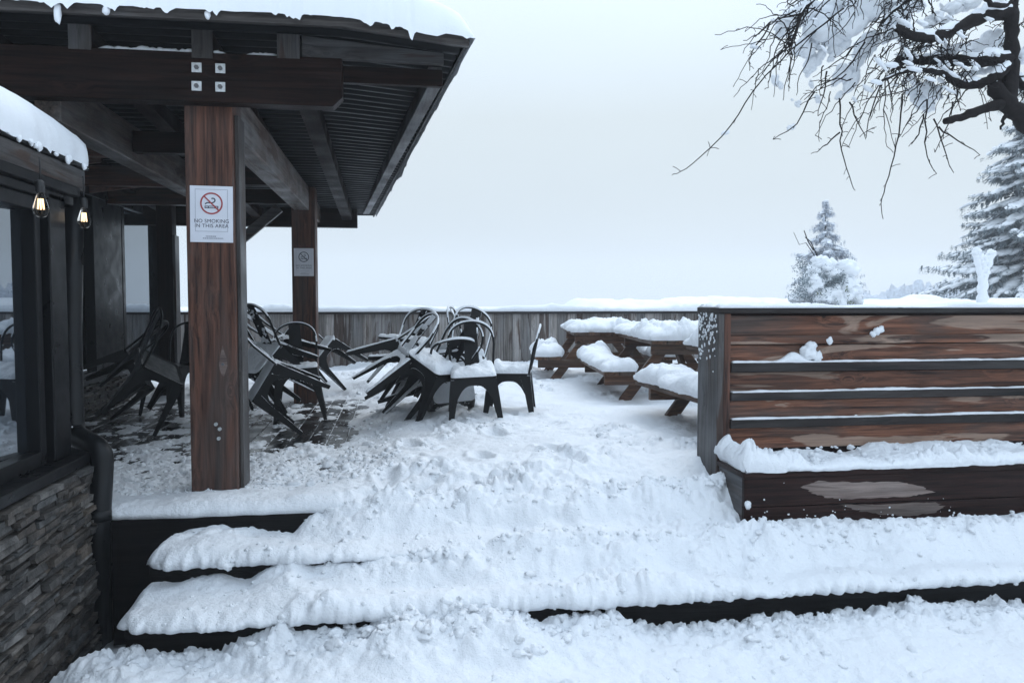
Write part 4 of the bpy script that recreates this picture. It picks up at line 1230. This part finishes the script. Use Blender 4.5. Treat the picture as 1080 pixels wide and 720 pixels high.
def up_snow(obj, W, thick, seed, lim=0.35, keep=1.0, step=0.015):
    """faces of obj that look up gather a rounded layer of snow; returned in the object's own space"""
    bm = bmesh.new(); bm.from_mesh(obj.data)
    R3 = W.to_3x3(); bm.normal_update()
    kill = [f for f in bm.faces if (R3 @ f.normal).z < lim]
    bmesh.ops.delete(bm, geom=kill, context='FACES')
    if not bm.faces: bm.free(); return None
    bmesh.ops.triangulate(bm, faces=bm.faces[:])
    for _ in range(5):
        ed = [e for e in bm.edges if e.calc_length() > step]
        if not ed: break
        bmesh.ops.subdivide_edges(bm, edges=ed, cuts=1)
        bmesh.ops.triangulate(bm, faces=[f for f in bm.faces if len(f.verts) > 3])
    bmesh.ops.remove_doubles(bm, verts=bm.verts[:], dist=0.001)
    bnd = [v for v in bm.verts if any(len(e.link_faces) < 2 for e in v.link_edges)]
    if not bnd: bm.free(); return None
    vs = np.array([v.co for v in bm.verts]); B = np.array([v.co for v in bnd])
    d = np.sqrt(((vs[:, None] - B[None]) ** 2).sum(-1)).min(1)
    wv = np.array([W @ v.co for v in bm.verts])
    no = fbm(wv[:, 0] * 14, wv[:, 1] * 14, wv[:, 2] * 14, seed, 4, 0.65)
    cover = np.clip(0.5 + 2.2 * (no + keep - 0.55), 0, 1)
    hgt = thick * np.sqrt(np.clip(1 - (1 - np.clip(d / (min(thick, 0.13) * 0.8 + 0.008), 0, 1)) ** 2, 0, 1)) * (0.75 + 0.7 * fbm(wv[:, 0] * 5, wv[:, 1] * 5, wv[:, 2] * 5, seed + 2, 3)) * cover + cover * min(0.2 * thick, 0.012) * np.clip(d / 0.03, 0, 1) * fbm(wv[:, 0] * 22, wv[:, 1] * 22, wv[:, 2] * 22, seed + 5, 2)
    upl = R3.inverted() @ Vector((0, 0, 1))
    for v, h_, c_ in zip(bm.verts, hgt, cover):
        v.co += upl * (float(h_) + (0.002 if c_ > 0.02 else -0.006))
    me = bpy.data.meshes.new('snow'); bm.to_mesh(me); bm.free()
    me.polygons.foreach_set('use_smooth', [True] * len(me.polygons)); me.update()
    return me


proto = chair_parts()
first = [True]


def chair(px, py, d, rot, label, snow=(0.03, 0.012), keep=1.0, grp='black metal chairs heaped on the deck'):
    """px,py,d: where the seat centre (local 0,0,.45) is in view; rot = (roll about x, about y, yaw)"""
    if first[0]: t = proto; first[0] = False
    else: t = copy_tree(proto)
    e_ = Euler((R(rot[0]), R(rot[1]), 0)).to_matrix() @ Matrix.Rotation(R(rot[2]), 3, 'Z')
    c_ = at_d(px, py, d)
    t.rotation_euler = e_.to_euler()
    t.location = c_ - e_ @ Vector((0, 0, 0.45))
    # keep it out of the boards
    low = min((t.location + e_ @ Vector(v.co)).z for ch in t.children if ch.type == 'MESH' and not ch.name.startswith('snow') for v in ch.data.vertices)
    if low < 0.0: t.location.z -= low
    tag(t, label, 'chair', grp)
    Wm = Matrix.Translation(t.location) @ e_.to_4x4()
    big, small = snow
    jobs = []
    for ch in t.children:
        k = ch.name.split('.')[0]
        if k == 'seat' and big: jobs.append((ch, big))
        elif k in ('back_frame', 'splat', 'leg', 'apron') and small: jobs.append((ch, small))
    for i, (ch, th) in enumerate(jobs):
        me = up_snow(ch, Wm, th, int(px) + i, 0.3, keep if ch.name.startswith('seat') or ch.name.startswith('back') else keep * 0.62)
        if me: link('snow', me, M['snow'], t)
    return t


# open heap by the shelter
SNOWY = 'black metal chairs heaped in the snow'
chair(538, 396, 6.75, (0, 0, 78), 'black metal chair standing upright under a thick snow cushion, rightmost of the heap', (0.17, 0.014), 1.7, SNOWY)
chair(499, 398, 6.3, (4, -3, 176), 'upright black metal chair at the front of the heap showing its arched rear panel', (0.09, 0.014), 1.2, SNOWY)
chair(460, 384, 6.45, (16, 22, 140), 'tilted black metal chair with the tallest hoop back in the middle of the heap', (0.08, 0.016), 1.3, SNOWY)
chair(440, 394, 6.6, (-6, 50, -70), 'tipped black metal chair at the left of the heap with legs slanting to the deck', (0.06, 0.016), 1.3, SNOWY)
chair(428, 376, 7.2, (4, 68, -95), 'tipped black metal chair pointing its legs left toward the far post', (0.06, 0.016), 1.4, SNOWY)
chair(441, 384, 7.4, (-28, 30, -40), 'black metal chair propped askew on the back of the heap, snow on its seat', (0.07, 0.014), 1.3, SNOWY)
chair(484, 386, 7.0, (-38, 10, 20), 'black metal chair tipped back behind the arched one, snow lumps on its frame', (0.07, 0.014), 1.3, SNOWY)
chair(452, 384, 6.95, (14, 84, 20), 'black metal chair lying on its side across the top of the heap', (0.04, 0.018), 1.3, SNOWY)
chair(477, 404, 6.7, (70, 15, 200), 'black metal chair fallen on its back low in the heap', (0.04, 0.014), 1.1, SNOWY)
chair(470, 376, 7.5, (-20, -25, 75), 'black metal chair tilted at the very back of the heap before the fence', (0.06, 0.014), 1.3, SNOWY)
# sheltered heap behind the near post
SHEL = 'black metal chairs heaped under the shelter'
chair(313, 390, 7.0, (0, -4, 185), 'upright black metal chair just left of the far post', (0.05, 0.006), 1.0, SHEL)
chair(276, 404, 6.3, (14, -58, 95), 'tipped black metal chair with legs slanting right beside the near post', (0.02, 0.008), 0.9, SHEL)
chair(286, 374, 7.3, (-8, -66, 80), 'black metal chair lying on its side behind the two posts', (0.02, 0.010), 1.0, SHEL)
chair(270, 378, 6.9, (30, -30, 130), 'black metal chair tangled against the right side of the near post', (0.02, 0.010), 1.0, SHEL)
chair(338, 376, 9.0, (12, -48, 200), 'snow dusted black metal chair leaning behind the far post', (0.06, 0.014), 1.3, SHEL)
chair(170, 405, 6.2, (6, 38, -60), 'tipped dark metal chair by the stone base left of the near post', (0.0, 0.0), 0.5, SHEL)
chair(148, 398, 6.9, (-10, 60, -100), 'dark metal chair on its side with legs toward the downpipe', (0.0, 0.0), 0.5, SHEL)
chair(184, 385, 7.4, (0, 0, 160), 'upright dark metal chair partly hidden left of the near post', (0.0, 0.0), 0.6, SHEL)

# ------------------------------------------------------------------ picnic tables
def picnic(cx, cy, yaw, label, L_=1.7, seed=0, top=0.70, seat=0.42):
    """cx, cy = middle of the near end; long axis away from the camera"""
    t = empty('picnic_table', (cx, cy, 0), label, 'picnic table', 'snow laden picnic tables beyond the bench', (0, 0, R(yaw)))
    mb = MB()
    for i in range(5):
        x = -0.37 + i * 0.149; mb.box(x, x + 0.143, 0, L_, top - 0.04, top)
    mb.build('tabletop', M['table_y'], t, bevel=0.005)
    for s in (-1, 1):
        mb = MB()
        for i in range(2):
            x = s * 0.66 - 0.145 + i * 0.149; mb.box(x, x + 0.14, 0, L_, seat - 0.04, seat)
        mb.build('seat', M['table_y'], t, bevel=0.005)
    for y in (0.16, L_ - 0.22):
        for s in (-1, 1):
            mb = MB(); mb.bar((s * 0.20, y, top - 0.05), (s * 0.69, y, 0.0), 0.045, 0.095, up=(s * 0.8, 0, 0.5)); mb.build('leg', M['table_x'], t, bevel=0.004)
        mb = MB(); mb.box(-0.35, 0.35, y - 0.07, y - 0.024, top - 0.135, top - 0.041); mb.build('top_batten', M['table_x'], t, bevel=0.004)
        mb = MB(); mb.box(-0.78, 0.78, y - 0.07, y - 0.024, seat - 0.135, seat - 0.041); mb.build('seat_support', M['table_x'], t, bevel=0.004)
    mb = MB(); mb.bar((0, 0.16, seat - 0.08), (0, 0.62, top - 0.06), 0.045, 0.08); mb.build('brace', M['table_y'], t, bevel=0.004)
    mb = MB(); mb.bar((0, L_ - 0.22, seat - 0.08), (0, L_ - 0.68, top - 0.06), 0.045, 0.08); mb.build('brace', M['table_y'], t, bevel=0.004)
    hh = lambda k: (lambda u, v: k * (0.95 + 0.55 * fbm(u * 2.6, v * 2.6, 0, seed + 4, 3)))
    pad('snow', (-0.385, -0.015, top), (1, 0, 0), (0, 1, 0), 0.77, L_ + 0.03, hh(0.115), M['snow'], t, 0.013, 0.075, 0.045, seed, 1.6)
    for s in (-1, 1):
        pad('snow', (s * 0.66 - 0.155, -0.01, seat), (1, 0, 0), (0, 1, 0), 0.31, L_ + 0.02, hh(0.12), M['snow'], t, 0.013, 0.07, 0.04, seed + 6 + s, 1.5)
    return t


def cam_xy(xc, zc):
    return (zc * math.sin(YAW) + xc * math.cos(YAW), zc * math.cos(YAW) - xc * math.sin(YAW))


x, y = cam_xy(1.08, 9.1); picnic(x, y, -8, 'picnic table farthest off, nearest to the fence, snow heaped on top', seed=101)
x, y = cam_xy(1.63, 7.2); picnic(x, y, -6, 'middle picnic table with its A shaped end facing the steps, snow on its seat', seed=121)
x, y = cam_xy(2.06, 5.1); picnic(x, y, 2, 'nearest picnic table mostly hidden behind the slatted bench back', L_=1.5, seed=141)

# ------------------------------------------------------------------ conifers, shrub, post, distant wood
def conifer(px, py_top, d, H, rad, label, seed, frosty=False, base_z=-0.7, nw=26):
    q = random.Random(seed)
    p = at_d(px, py_top, d); top = p.z; base = top - H
    t = empty('conifer', (p.x, p.y, base), label, 'tree', 'snowy conifers beyond the fence')
    mb = MB(); mb.tube([(0, 0, 0), (0.02, 0, H * 0.5), (0, 0.02, H * 0.97)], [H * 0.022, H * 0.014, 0.01], 8); mb.build('trunk', M['bark'], t)
    fo, sn = MB(), MB()
    for k in range(nw):
        f = k / (nw - 1); z = H * (0.10 + 0.89 * f); rr = rad * (1 - f) ** 0.85 * (0.8 + 0.4 * q.random()) + 0.06
        nb = int(6 + 6 * (1 - f)); off = q.random() * 6.28
        for j in range(nb):
            a = off + 6.283 * j / nb + q.uniform(-0.25, 0.25); ln = rr * q.uniform(0.65, 1.12)
            dr = 0.12 + 0.5 * q.random(); z = H * (0.10 + 0.89 * f) + q.uniform(-0.5, 0.5) * H / nw
            ca, sa = math.cos(a), math.sin(a)
            nseg = max(3, int(ln / 0.17))
            for i in range(1, nseg + 1):
                u = i / nseg; r = ln * u; zz = z - dr * ln * u ** 1.3 + 0.12 * ln * u ** 3
                wdt = (0.10 + 0.16 * (1 - abs(2 * u - 0.9))) * (0.5 + 0.5 * min(1, ln))
                for s in (-1, 1, -1, 1, -1, 1, -1, 1):
                    th = s * q.uniform(0.5, 1.1); l2 = wdt * q.uniform(0.8, 1.7)
                    dx, dy = math.cos(a + th), math.sin(a + th)
                    x0, y0 = ca * r + q.uniform(-.09, .09), sa * r + q.uniform(-.09, .09)
                    x1, y1, z1 = x0 + dx * l2, y0 + dy * l2, zz - l2 * q.uniform(0.15, 0.7)
                    nxp, nyp = -dy * l2 * 0.16, dx * l2 * 0.16
                    zz0 = zz + q.uniform(-0.12, 0.10)
                    fo.add([(x0 - nxp, y0 - nyp, zz0), (x0 + nxp, y0 + nyp, zz0), (x1, y1, z1)], [(0, 1, 2)], False)
                    fo.add([(x0 - nxp, y0 - nyp, zz0 - 0.05), (x0 + nxp, y0 + nyp, zz0 - 0.06), (x0 + dx * l2 * 0.6, y0 + dy * l2 * 0.6, z1 - 0.06)], [(0, 1, 2)], False)
                if q.random() < (0.9 if frosty else 0.88):
                    w2 = wdt * q.uniform(0.45, 0.95) * (1.0 if frosty else 1.25)
                    sn.blob((ca * r + q.uniform(-.05, .05), sa * r + q.uniform(-.05, .05), zz + 0.03), ((ca * w2 * 1.2, sa * w2 * 1.2, -w2 * 0.4), (-sa * w2 * 0.8, ca * w2 * 0.8, 0), (0, 0, w2 * 0.35)), q.randint(0, 99), 0.5, 2, 7, 4)
    fo.build('crown', M['frost'] if frosty else M['needle'], t); sn.build('snow', M['snow_tree'], t)['kind'] = 'stuff'
    return t


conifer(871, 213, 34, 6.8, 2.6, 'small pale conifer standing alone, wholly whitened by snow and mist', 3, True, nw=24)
conifer(1094, 60, 22, 9.6, 3.5, 'large dark green conifer with snowy boughs at the right edge', 8, False, nw=34)

# low misty wood on the horizon
def far_wood():
    mb = MB(); q = random.Random(12)
    for i in range(150):
        px = q.uniform(895, 1250); d = q.uniform(120, 175)
        hh = q.uniform(1.2, 3.4) * (0.5 + 0.5 * min(1, abs(px - 900) / 60))
        p = at_d(px, 318, d); w = q.uniform(1.0, 2.2)
        mb.blob((p.x, p.y, EYE - 0.6 + hh * 0.3), ((w, 0, 0), (0, w, 0), (0, 0, hh * 0.8)), i, 0.6, 2.4, 10, 7)
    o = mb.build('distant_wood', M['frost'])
    tag(o, 'far off low wood blurred to a pale band on the horizon', 'wood', kind='stuff')


far_wood()


def shrub():
    d = 13.2; base = at_d(872, 318, d)
    t = empty('snowy_shrub', (base.x, base.y, -0.65), 'rounded shrub bowed under white snow balls, green leaves showing, below the pale conifer', 'shrub')
    O_ = Vector(t.location); q = random.Random(6)
    mb = MB()
    for i in range(16):
        e_ = at_d(q.uniform(840, 905), q.uniform(280, 315), d) - O_
        mb.tube([(0, 0, 0), (e_.x * 0.4, q.uniform(-.2, .2), e_.z * 0.6), e_], [0.02, 0.012, 0.005], 6)
    for pts in ([(868, 305), (865, 285), (858, 268), (850, 256), (843, 258), (837, 245)], [(858, 264), (852, 254), (848, 243)], [(862, 270), (855, 255), (849, 250)]):
        mb.tube([at_d(x_, y_, d) - O_ for x_, y_ in pts], [0.010 - 0.0012 * i for i in range(len(pts))], 6)
    mb.build('stem', M['bark'], t)
    sn = MB()
    for (px, py, r) in [(861, 286, 12), (857, 300, 13), (870, 280, 9), (874, 296, 10), (892, 284, 12), (886, 299, 14), (896, 303, 11), (866, 311, 12), (850, 312, 9), (880, 311, 12), (900, 312, 9), (842, 316, 8), (862, 276, 7), (879, 290, 8)]:
        p = at_d(px, py, d + q.uniform(-.12, .12)) - O_; s = r / F * d
        sn.blob(p, ((s * 1.08, 0, 0), (0, s, 0), (0, 0, s * 0.85)), int(px), 0.55, 2.2, 24, 18)
        for _ in range(3):
            s2 = s * q.uniform(0.25, 0.5); sn.blob(p + Vector((q.uniform(-1, 1), q.uniform(-1, 0), q.uniform(-1, 0.6))) * s * 0.85, ((s2 * 1.3, 0, 0), (0, s2, 0), (0, 0, s2)), q.randint(0, 99), 0.5, 2, 12, 9)
    sn.build('snow', M['snow_soft'], t)
    lf = MB(); fr = MB()
    for k in range(2200):
        if k < 110:
            cx, cy, sg = q.choice([(894, 302, 2.6), (897, 316, 3.5), (884, 317, 2.5), (865, 308, 2.0)]); lim = lf; ls = 0.035
        else:
            cx, cy, sg = q.choice([(848, 296, 5.5), (843, 308, 5), (846, 280, 4), (875, 300, 4), (868, 305, 4), (880, 296, 3), (866, 292, 4), (886, 293, 3), (858, 312, 5), (872, 314, 5)]); lim = fr; ls = 0.03
        p = at_d(q.gauss(cx, sg), q.gauss(cy, sg), d + q.uniform(-0.30, -0.12)) - O_
        a = Vector((q.uniform(-1, 1), q.uniform(-1, 1), q.uniform(-1, .4))).normalized(); b_ = a.cross(Vector((q.uniform(-1, 1), 1, q.uniform(-1, 1)))).normalized()
        s = ls * q.uniform(0.6, 1.3)
        lim.add([p - b_ * s * 0.3, p + a * s * 0.5 - b_ * s * 0.0 + b_ * s * 0.3, p + a * s * 1.2, p + a * s * 0.4 - b_ * s * 0.35], [(0, 1, 2, 3)])
    lf.build('leaves', M['leaf'], t); fr.build('twigs', M['needle'], t)  # leaf and twig clumps toned grey-blue as painted shadow between snow balls


shrub()


def white_post():
    d = 12.9; p = at_d(1035, 318, d)
    t = empty('snow_plastered_post', (p.x, p.y, -0.6), 'white post plastered with snow, flared at the top, in front of the big conifer', 'post')
    mb = MB(); k = d / F
    zt = at_d(1035, 268, d).z + 0.6
    mb.tube([(0, 0, 0), (0, 0, zt - 0.05)], 0.045, 10); mb.bar((-10.5 * k, 0, zt - 0.02), (0, 0, zt - 24 * k), 0.05, 0.05); mb.bar((10.5 * k, 0, zt - 0.02), (0, 0, zt - 24 * k), 0.05, 0.05)
    mb.build('stake', M['frost'], t)
    mb = MB()
    def wob(p0, p1, r0, r1, n_=14, sd=0.0):
        P0, P1 = Vector(p0), Vector(p1)
        mb.tube([P0.lerp(P1, i_ / n_) + Vector((0.010 * math.sin(i_ * 1.9 + sd), 0, 0)) for i_ in range(n_ + 1)], [(r0 + (r1 - r0) * i_ / n_) * k * (1 + 0.13 * math.sin(i_ * 2.1 + sd) + 0.08 * math.sin(i_ * 4.7)) for i_ in range(n_ + 1)], 12)
    wob((0, -0.02, zt - 1.1), (0, -0.02, zt - 0.3), 6.0, 4.6)
    wob((-0.5 * k, -0.02, zt - 0.42), (-8.5 * k, -0.02, zt + 0.0), 3.4, 4.0, 9, 1.0)
    wob((0.5 * k, -0.02, zt - 0.42), (8.0 * k, -0.02, zt - 0.02), 3.4, 4.2, 9, 2.2)
    for dx_, dz_, w in ((-8.8, 0.03, 4.6), (8.2, 0.01, 5.0), (-3, -0.13, 4), (3, -0.15, 4.2), (0, -0.24, 5), (-4.5, -0.06, 4.6), (4.2, -0.07, 4.4), (0.2, -0.10, 4.6), (-1, -0.17, 4.8), (1, -0.36, 4.6)):
        mb.blob((dx_ * k, -0.03, zt + dz_), ((w * k, 0, 0), (0, 0.07, 0), (0, 0, w * k * 0.9)), int(w * 9 + dx_), 0.45, 2.2, 14, 10)
    mb.build('snow', M['snow_soft'], t)


white_post()

# snow bank beyond the fence, its rounded crest just above the rail
u = np.linspace(2.0, 14, 240); v = np.linspace(12.25, 18, 60)
U, V = np.meshgrid(u, v, indexing='ij')
prof = np.sin(np.pi * np.clip((V - 12.25) / 5.75, 0, 1)) ** 0.6
Z = -0.7 + prof * (1.78 + 0.10 * fbm(U * 1.2, V * 0.6, 0, 5, 3) + 0.06 * clods(U, V, 4, 2.2) * 3) * sst(2.0, 3.6, U)
o = sheet('snow_bank', U.T, V.T, Z.T, M['snow_soft'])
tag(o, 'low white bank of snow rising beyond the fence at the right', 'snow bank', kind='structure')

# ------------------------------------------------------------------ near tree, upper right
TD = 4.9
tr_root = at_d(1180, 318, TD)
tree = empty('bare_tree', (tr_root.x, tr_root.y, -0.6), 'dark leafless tree with drooping twigs and snow loaded boughs at the upper right', 'tree')
TO = Vector(tree.location)
tq = random.Random(21)


def P_(px, py, dd=0.0): return at_d(px, py, TD + dd) - TO


def smooth_path(pts, n=5):
    out = []
    for i in range(len(pts) - 1):
        a = pts[max(i - 1, 0)]; b_ = pts[i]; c_ = pts[i + 1]; d_ = pts[min(i + 2, len(pts) - 1)]
        for k in range(n):
            t = k / n
            out.append(0.5 * ((2 * b_) + (c_ - a) * t + (2 * a - 5 * b_ + 4 * c_ - d_) * t * t + (3 * b_ - a - 3 * c_ + d_) * t ** 3))
    return out + [pts[-1]]


def limb(pts, r0, r1, name='branch'):
    p = smooth_path(pts); n = len(p)
    rad = [(r0 + (r1 - r0) * i / (n - 1)) * tq.uniform(0.88, 1.14) for i in range(n)]
    p = [q + Vector((tq.uniform(-1, 1), tq.uniform(-1, 1), tq.uniform(-1, 1))) * 0.006 for q in p]
    mb = MB(); mb.tube(p, rad, 10); mb.build(name, M['bark'], tree)
    return p, rad


limb([Vector((0, 0, 0)), Vector((0.03, 0.02, 0.8)), P_(1150, 250), P_(1120, 160), P_(1084, 128), P_(1066, 113), P_(1047, 92)], 0.11, 0.045, 'trunk')
LB = {}
LB['v'] = limb([P_(1064, 110), P_(1067, 75, .03), P_(1067, 40, .03), P_(1067, 8, .03), P_(1072, -40, .0)], 0.045, 0.036)
LB['up'] = limb([P_(1067, 15, .03), P_(1041, 16), P_(1016, 27, -.05), P_(989, 39, -.1), P_(967, 39, -.15), P_(945, 30, -.2)], 0.045, 0.022)
LB['mid'] = limb([P_(1067, 62, .03), P_(1035, 64), P_(1005, 64, .05), P_(975, 64, .08), P_(946, 63, .1)], 0.040, 0.024)
LB['low'] = limb([P_(1066, 70, .02), P_(1051, 80), P_(1035, 88), P_(1016, 89), P_(1004, 84, -.05), P_(989, 76, -.1), P_(969, 74, -.12), P_(952, 76, -.15), P_(930, 85, -.2)], 0.036, 0.007)
LB['stub'] = limb([P_(1060, 108), P_(1040, 114, -.05), P_(1018, 122, -.1), P_(995, 128, -.12)], 0.035, 0.020)
LB['r'] = limb([P_(1047, 92), P_(1062, 80, .1), P_(1080, 92, .1), P_(1110, 100, .1)], 0.03, 0.02)
LB['sp'] = limb([P_(1066, 113), P_(1060, 122), P_(1056, 136)], 0.02, 0.006)
LB['top'] = limb([P_(1072, -40), P_(1030, -30, .1), P_(985, -10, .1), P_(950, 5, .05), P_(930, 25, .0)], 0.03, 0.010)
LB['far'] = limb([P_(1072, -40), P_(1000, -50, .0), P_(930, -35, -.1), P_(880, -15, -.1), P_(850, 8, -.15), P_(833, 50, -.2)], 0.03, 0.005)
LB['tr'] = limb([P_(1072, -10), P_(1062, 5), P_(1045, 4, -.1), P_(1035, -8, -.1)], 0.02, 0.012)

tw = MB(); tips = []


def twig(pts, r0=0.0045, r1=0.0018, spurs=3):
    p = smooth_path(pts, 3)
    p = [q + Vector((tq.uniform(-1, 1), tq.uniform(-1, 1), tq.uniform(-1, 1))) * 0.006 for q in p]
    n = len(p); tw.tube(p, [r0 + (r1 - r0) * i / (n - 1) for i in range(n)], 5)
    for _ in range(spurs):
        k = tq.randint(1, n - 1); d_ = Vector((tq.uniform(-1, 1), tq.uniform(-1, 1), tq.uniform(-1.0, 0.6))).normalized()
        l_ = tq.uniform(0.015, 0.06)
        tw.tube([p[k], p[k] + d_ * l_ * 0.6 + Vector((0, 0, .004)), p[k] + d_ * l_], [0.0022, 0.0018, 0.0022], 4)
    return p


for pts in ([(890, 10), (860, 32), (834, 53), (795, 95), (770, 132), (740, 165), (718, 181), (709, 184)],
            [(951, 100), (949, 130), (943, 165), (934, 196), (930, 215), (931, 231)],
            [(885, 104), (887, 130), (888, 158), (896, 186), (903, 201)],
            [(886, 140), (872, 152), (861, 161)],
            [(978, 105), (976, 140), (978, 165), (987, 183)],
            [(975, 120), (968, 142), (961, 152)],
            [(985, 125), (995, 155), (1005, 182)],
            [(990, 135), (1010, 148), (1035, 163)],
            [(858, 98), (840, 130), (816, 148)],
            [(840, 12), (812, 25), (800, 36), (784, 44)],
            [(812, 25), (800, 45), (792, 60), (790, 74)],
            [(850, -5), (832, 5), (829, -6)],
            [(912, 45), (890, 75), (862, 92), (848, 105)],
            [(872, 75), (868, 100), (862, 122)],
            [(896, 108), (905, 128), (912, 146)],
            [(932, 85), (920, 115), (913, 146)],
            [(1005, 108), (1000, 130), (985, 160)]):
    twig([P_(x_, y_, tq.uniform(-.25, .05)) for x_, y_ in pts], 0.0055, 0.002, 6)
names = ['up', 'mid', 'low', 'top', 'far', 'v', 'r', 'far', 'mid', 'top', 'up']
right = CM @ Vector((1, 0, 0)); fwd = CM @ Vector((0, 0, -1))
for i in range(290):
    nm = tq.choice(names); p, rad = LB[nm]; k = int(len(p) * tq.uniform(0.25, 0.999)) if nm not in ('v', 'r') else tq.randint(2, len(p) - 2)
    a = p[k]; ln = tq.uniform(0.10, 0.52) * (1.0 if nm in ('far', 'mid', 'low') else 0.8)
    if nm in ('v', 'r'): ln *= 0.5
    d_ = (-right * tq.uniform(-0.25, 1.0) + fwd * tq.uniform(-0.5, 0.3) + Vector((0, 0, tq.uniform(-0.7, 0.5)))).normalized()
    pts = [a]
    for s in range(4):
        d_ = (d_ + Vector((tq.uniform(-.25, .25), tq.uniform(-.25, .25), tq.uniform(-.5, 0.02)))).normalized()
        pts.append(pts[-1] + d_ * ln / 4)
    tp = twig(pts, tq.uniform(0.003, 0.0055), 0.0018, tq.randint(1, 6))
    if tq.random() < 0.35:
        k = len(tp) // 2; d2 = (d_ + Vector((tq.uniform(-.8, .8), tq.uniform(-.5, .5), tq.uniform(-.8, .1)))).normalized()
        twig([tp[k], tp[k] + d2 * ln * 0.25, tp[k] + (d2 + Vector((0, 0, -.3))) * ln * 0.45], 0.003, 0.0016, 2)
for i in range(34):
    bx_, by_ = tq.choice([(840, 20), (880, 5), (900, 30), (860, 45), (905, 65), (925, 15), (870, 70), (945, 45), (890, 90), (970, 90)])
    bx_ += tq.gauss(0, 12); by_ += tq.gauss(0, 12); ang = tq.gauss(2.15, 0.35); ln = tq.uniform(25, 75); pts = [(bx_, by_)]
    for q_ in range(3):
        pts.append((pts[-1][0] + math.cos(ang) * ln / 3, pts[-1][1] + math.sin(ang) * ln / 3)); ang += tq.uniform(-0.35, 0.25)
    dd_ = tq.uniform(-0.25, 0.1); twig([P_(x_, y_, dd_) for x_, y_ in pts], tq.uniform(0.003, 0.005), 0.0017, tq.randint(2, 5))
o = tw.build('twigs', M['bark'], tree); o['kind'] = 'stuff'
# snow lying on the boughs
sn = MB()


def seg_snow(x0, y0, x1, y1, w, h, dd=0.0, seed=0, n=1):
    a, b_ = P_(x0, y0, dd), P_(x1, y1, dd); ax = (b_ - a) / 2
    side = ax.cross(fwd).normalized(); k = TD / F
    if side.z < 0: side = -side
    dep = ax.cross(side).normalized()
    nb = 3 if min(w, h) < 6 else 13
    for q_ in range(nb):
        t_ = tq.uniform(-0.95, 0.95); lim_ = math.sqrt(1 - t_ * t_) ; s2 = min(w, h) * k * tq.uniform(0.45, 0.75) * (0.5 + 0.5 * lim_)
        cc_ = (a + b_) / 2 + ax * t_ + side * w * k * lim_ * tq.uniform(-0.6, 0.6) + dep * h * k * lim_ * tq.uniform(-0.5, 0.5)
        el_ = tq.uniform(1.0, 2.0)
        sn.blob(cc_, (ax.normalized() * s2 * el_, side * s2, dep * s2), seed * 7 + q_, 0.4, 1.9, 18, 13)


for i, s in enumerate([(822, 30, 858, 8, 13, 12), (850, 12, 905, -6, 17, 16), (870, 40, 930, -4, 22, 18), (845, 55, 872, 22, 13, 12), (880, 90, 925, 35, 12, 10), (884, 104, 905, 68, 8, 8),
                       (850, 80, 868, 45, 8, 7), (905, 10, 945, -10, 16, 14), (930, 30, 975, 2, 9, 10), (975, 28, 1015, 6, 8, 9), (930, 45, 960, 22, 6, 7), (985, 56, 1025, 46, 6, 8), (1020, 52, 1062, 42, 9, 9), (1022, 50, 1060, 36, 8, 8), (1000, 80, 1055, 72, 6, 7),
                       (965, 52, 985, 50, 4, 6), (1070, 60, 1100, 56, 9, 9), (1052, 88, 1085, 84, 7, 8), (960, 95, 985, 118, 9, 8), (968, 88, 990, 100, 8, 8), (945, 60, 958, 50, 4, 5), (818, 80, 822, 92, 5, 5), (856, 88, 862, 108, 5, 5), (762, 142, 772, 134, 3.5, 4),
                       (832, 138, 840, 130, 4, 4), (836, 104, 842, 112, 4.5, 4), (790, 52, 796, 44, 2.5, 3), (1000, 10, 1040, -6, 9, 9), (1040, 8, 1075, 0, 6, 8), (900, 60, 915, 40, 7, 6), (876, 62, 892, 40, 8, 8)]):
    seg_snow(*s, dd=tq.uniform(0.08, 0.26), seed=i)
for i in range(110):      # small clots caught in the twigs
    nm = tq.choice(['far', 'top', 'up', 'mid', 'low']); p, rad = LB[nm]; a = p[tq.randint(len(p) // 3, len(p) - 1)]
    c_ = a + Vector((tq.uniform(-.22, .12), tq.uniform(-.2, .2), tq.uniform(-.10, .10))); r = tq.uniform(0.006, 0.018)
    sn.blob(c_, ((r * tq.uniform(1, 3.5), 0, -r * tq.uniform(0, 2)), (0, r, 0), (0, 0, r * 0.8)), i, 0.6, 2, 9, 7)
for nm in ('up', 'mid', 'low', 'r', 'top', 'far', 'tr'):
    p, rad = LB[nm]; k = 0
    while k < len(p) - 4:
        m_ = min(len(p) - 1, k + tq.randint(4, 9)); q_ = []; w_ = []
        for i in range(k, m_ + 1):
            e_ = math.sin(math.pi * (i - k + 0.15) / (m_ - k + 0.3)) ** 0.5
            q_.append(p[i] + Vector((0, 0, rad[i] * 0.75))); w_.append(max(0.002, rad[i] * e_ * tq.uniform(0.75, 1.25)))
        sn.tube(q_, w_, 9); k = m_ + tq.randint(0, 2)
sn.build('snow', M['snow_soft'], tree)['kind'] = 'stuff'

# misty air
HZ = 260
mb = MB(); mb.box(-HZ, HZ, -60, HZ, -1.75, 14)
m, nt, b, N, L = nodes('mist'); nt.nodes.remove(b)
pv = N('ShaderNodeVolumePrincipled'); pv.inputs['Color'].default_value = (0.95, 0.97, 1, 1); pv.inputs['Density'].default_value = 0.0022
L(pv.outputs[0], nt.nodes['Material Output'].inputs['Volume'])
o = mb.build('haze', m); tag(o, 'pale winter mist filling the air and whitening far things', 'haze', kind='stuff')
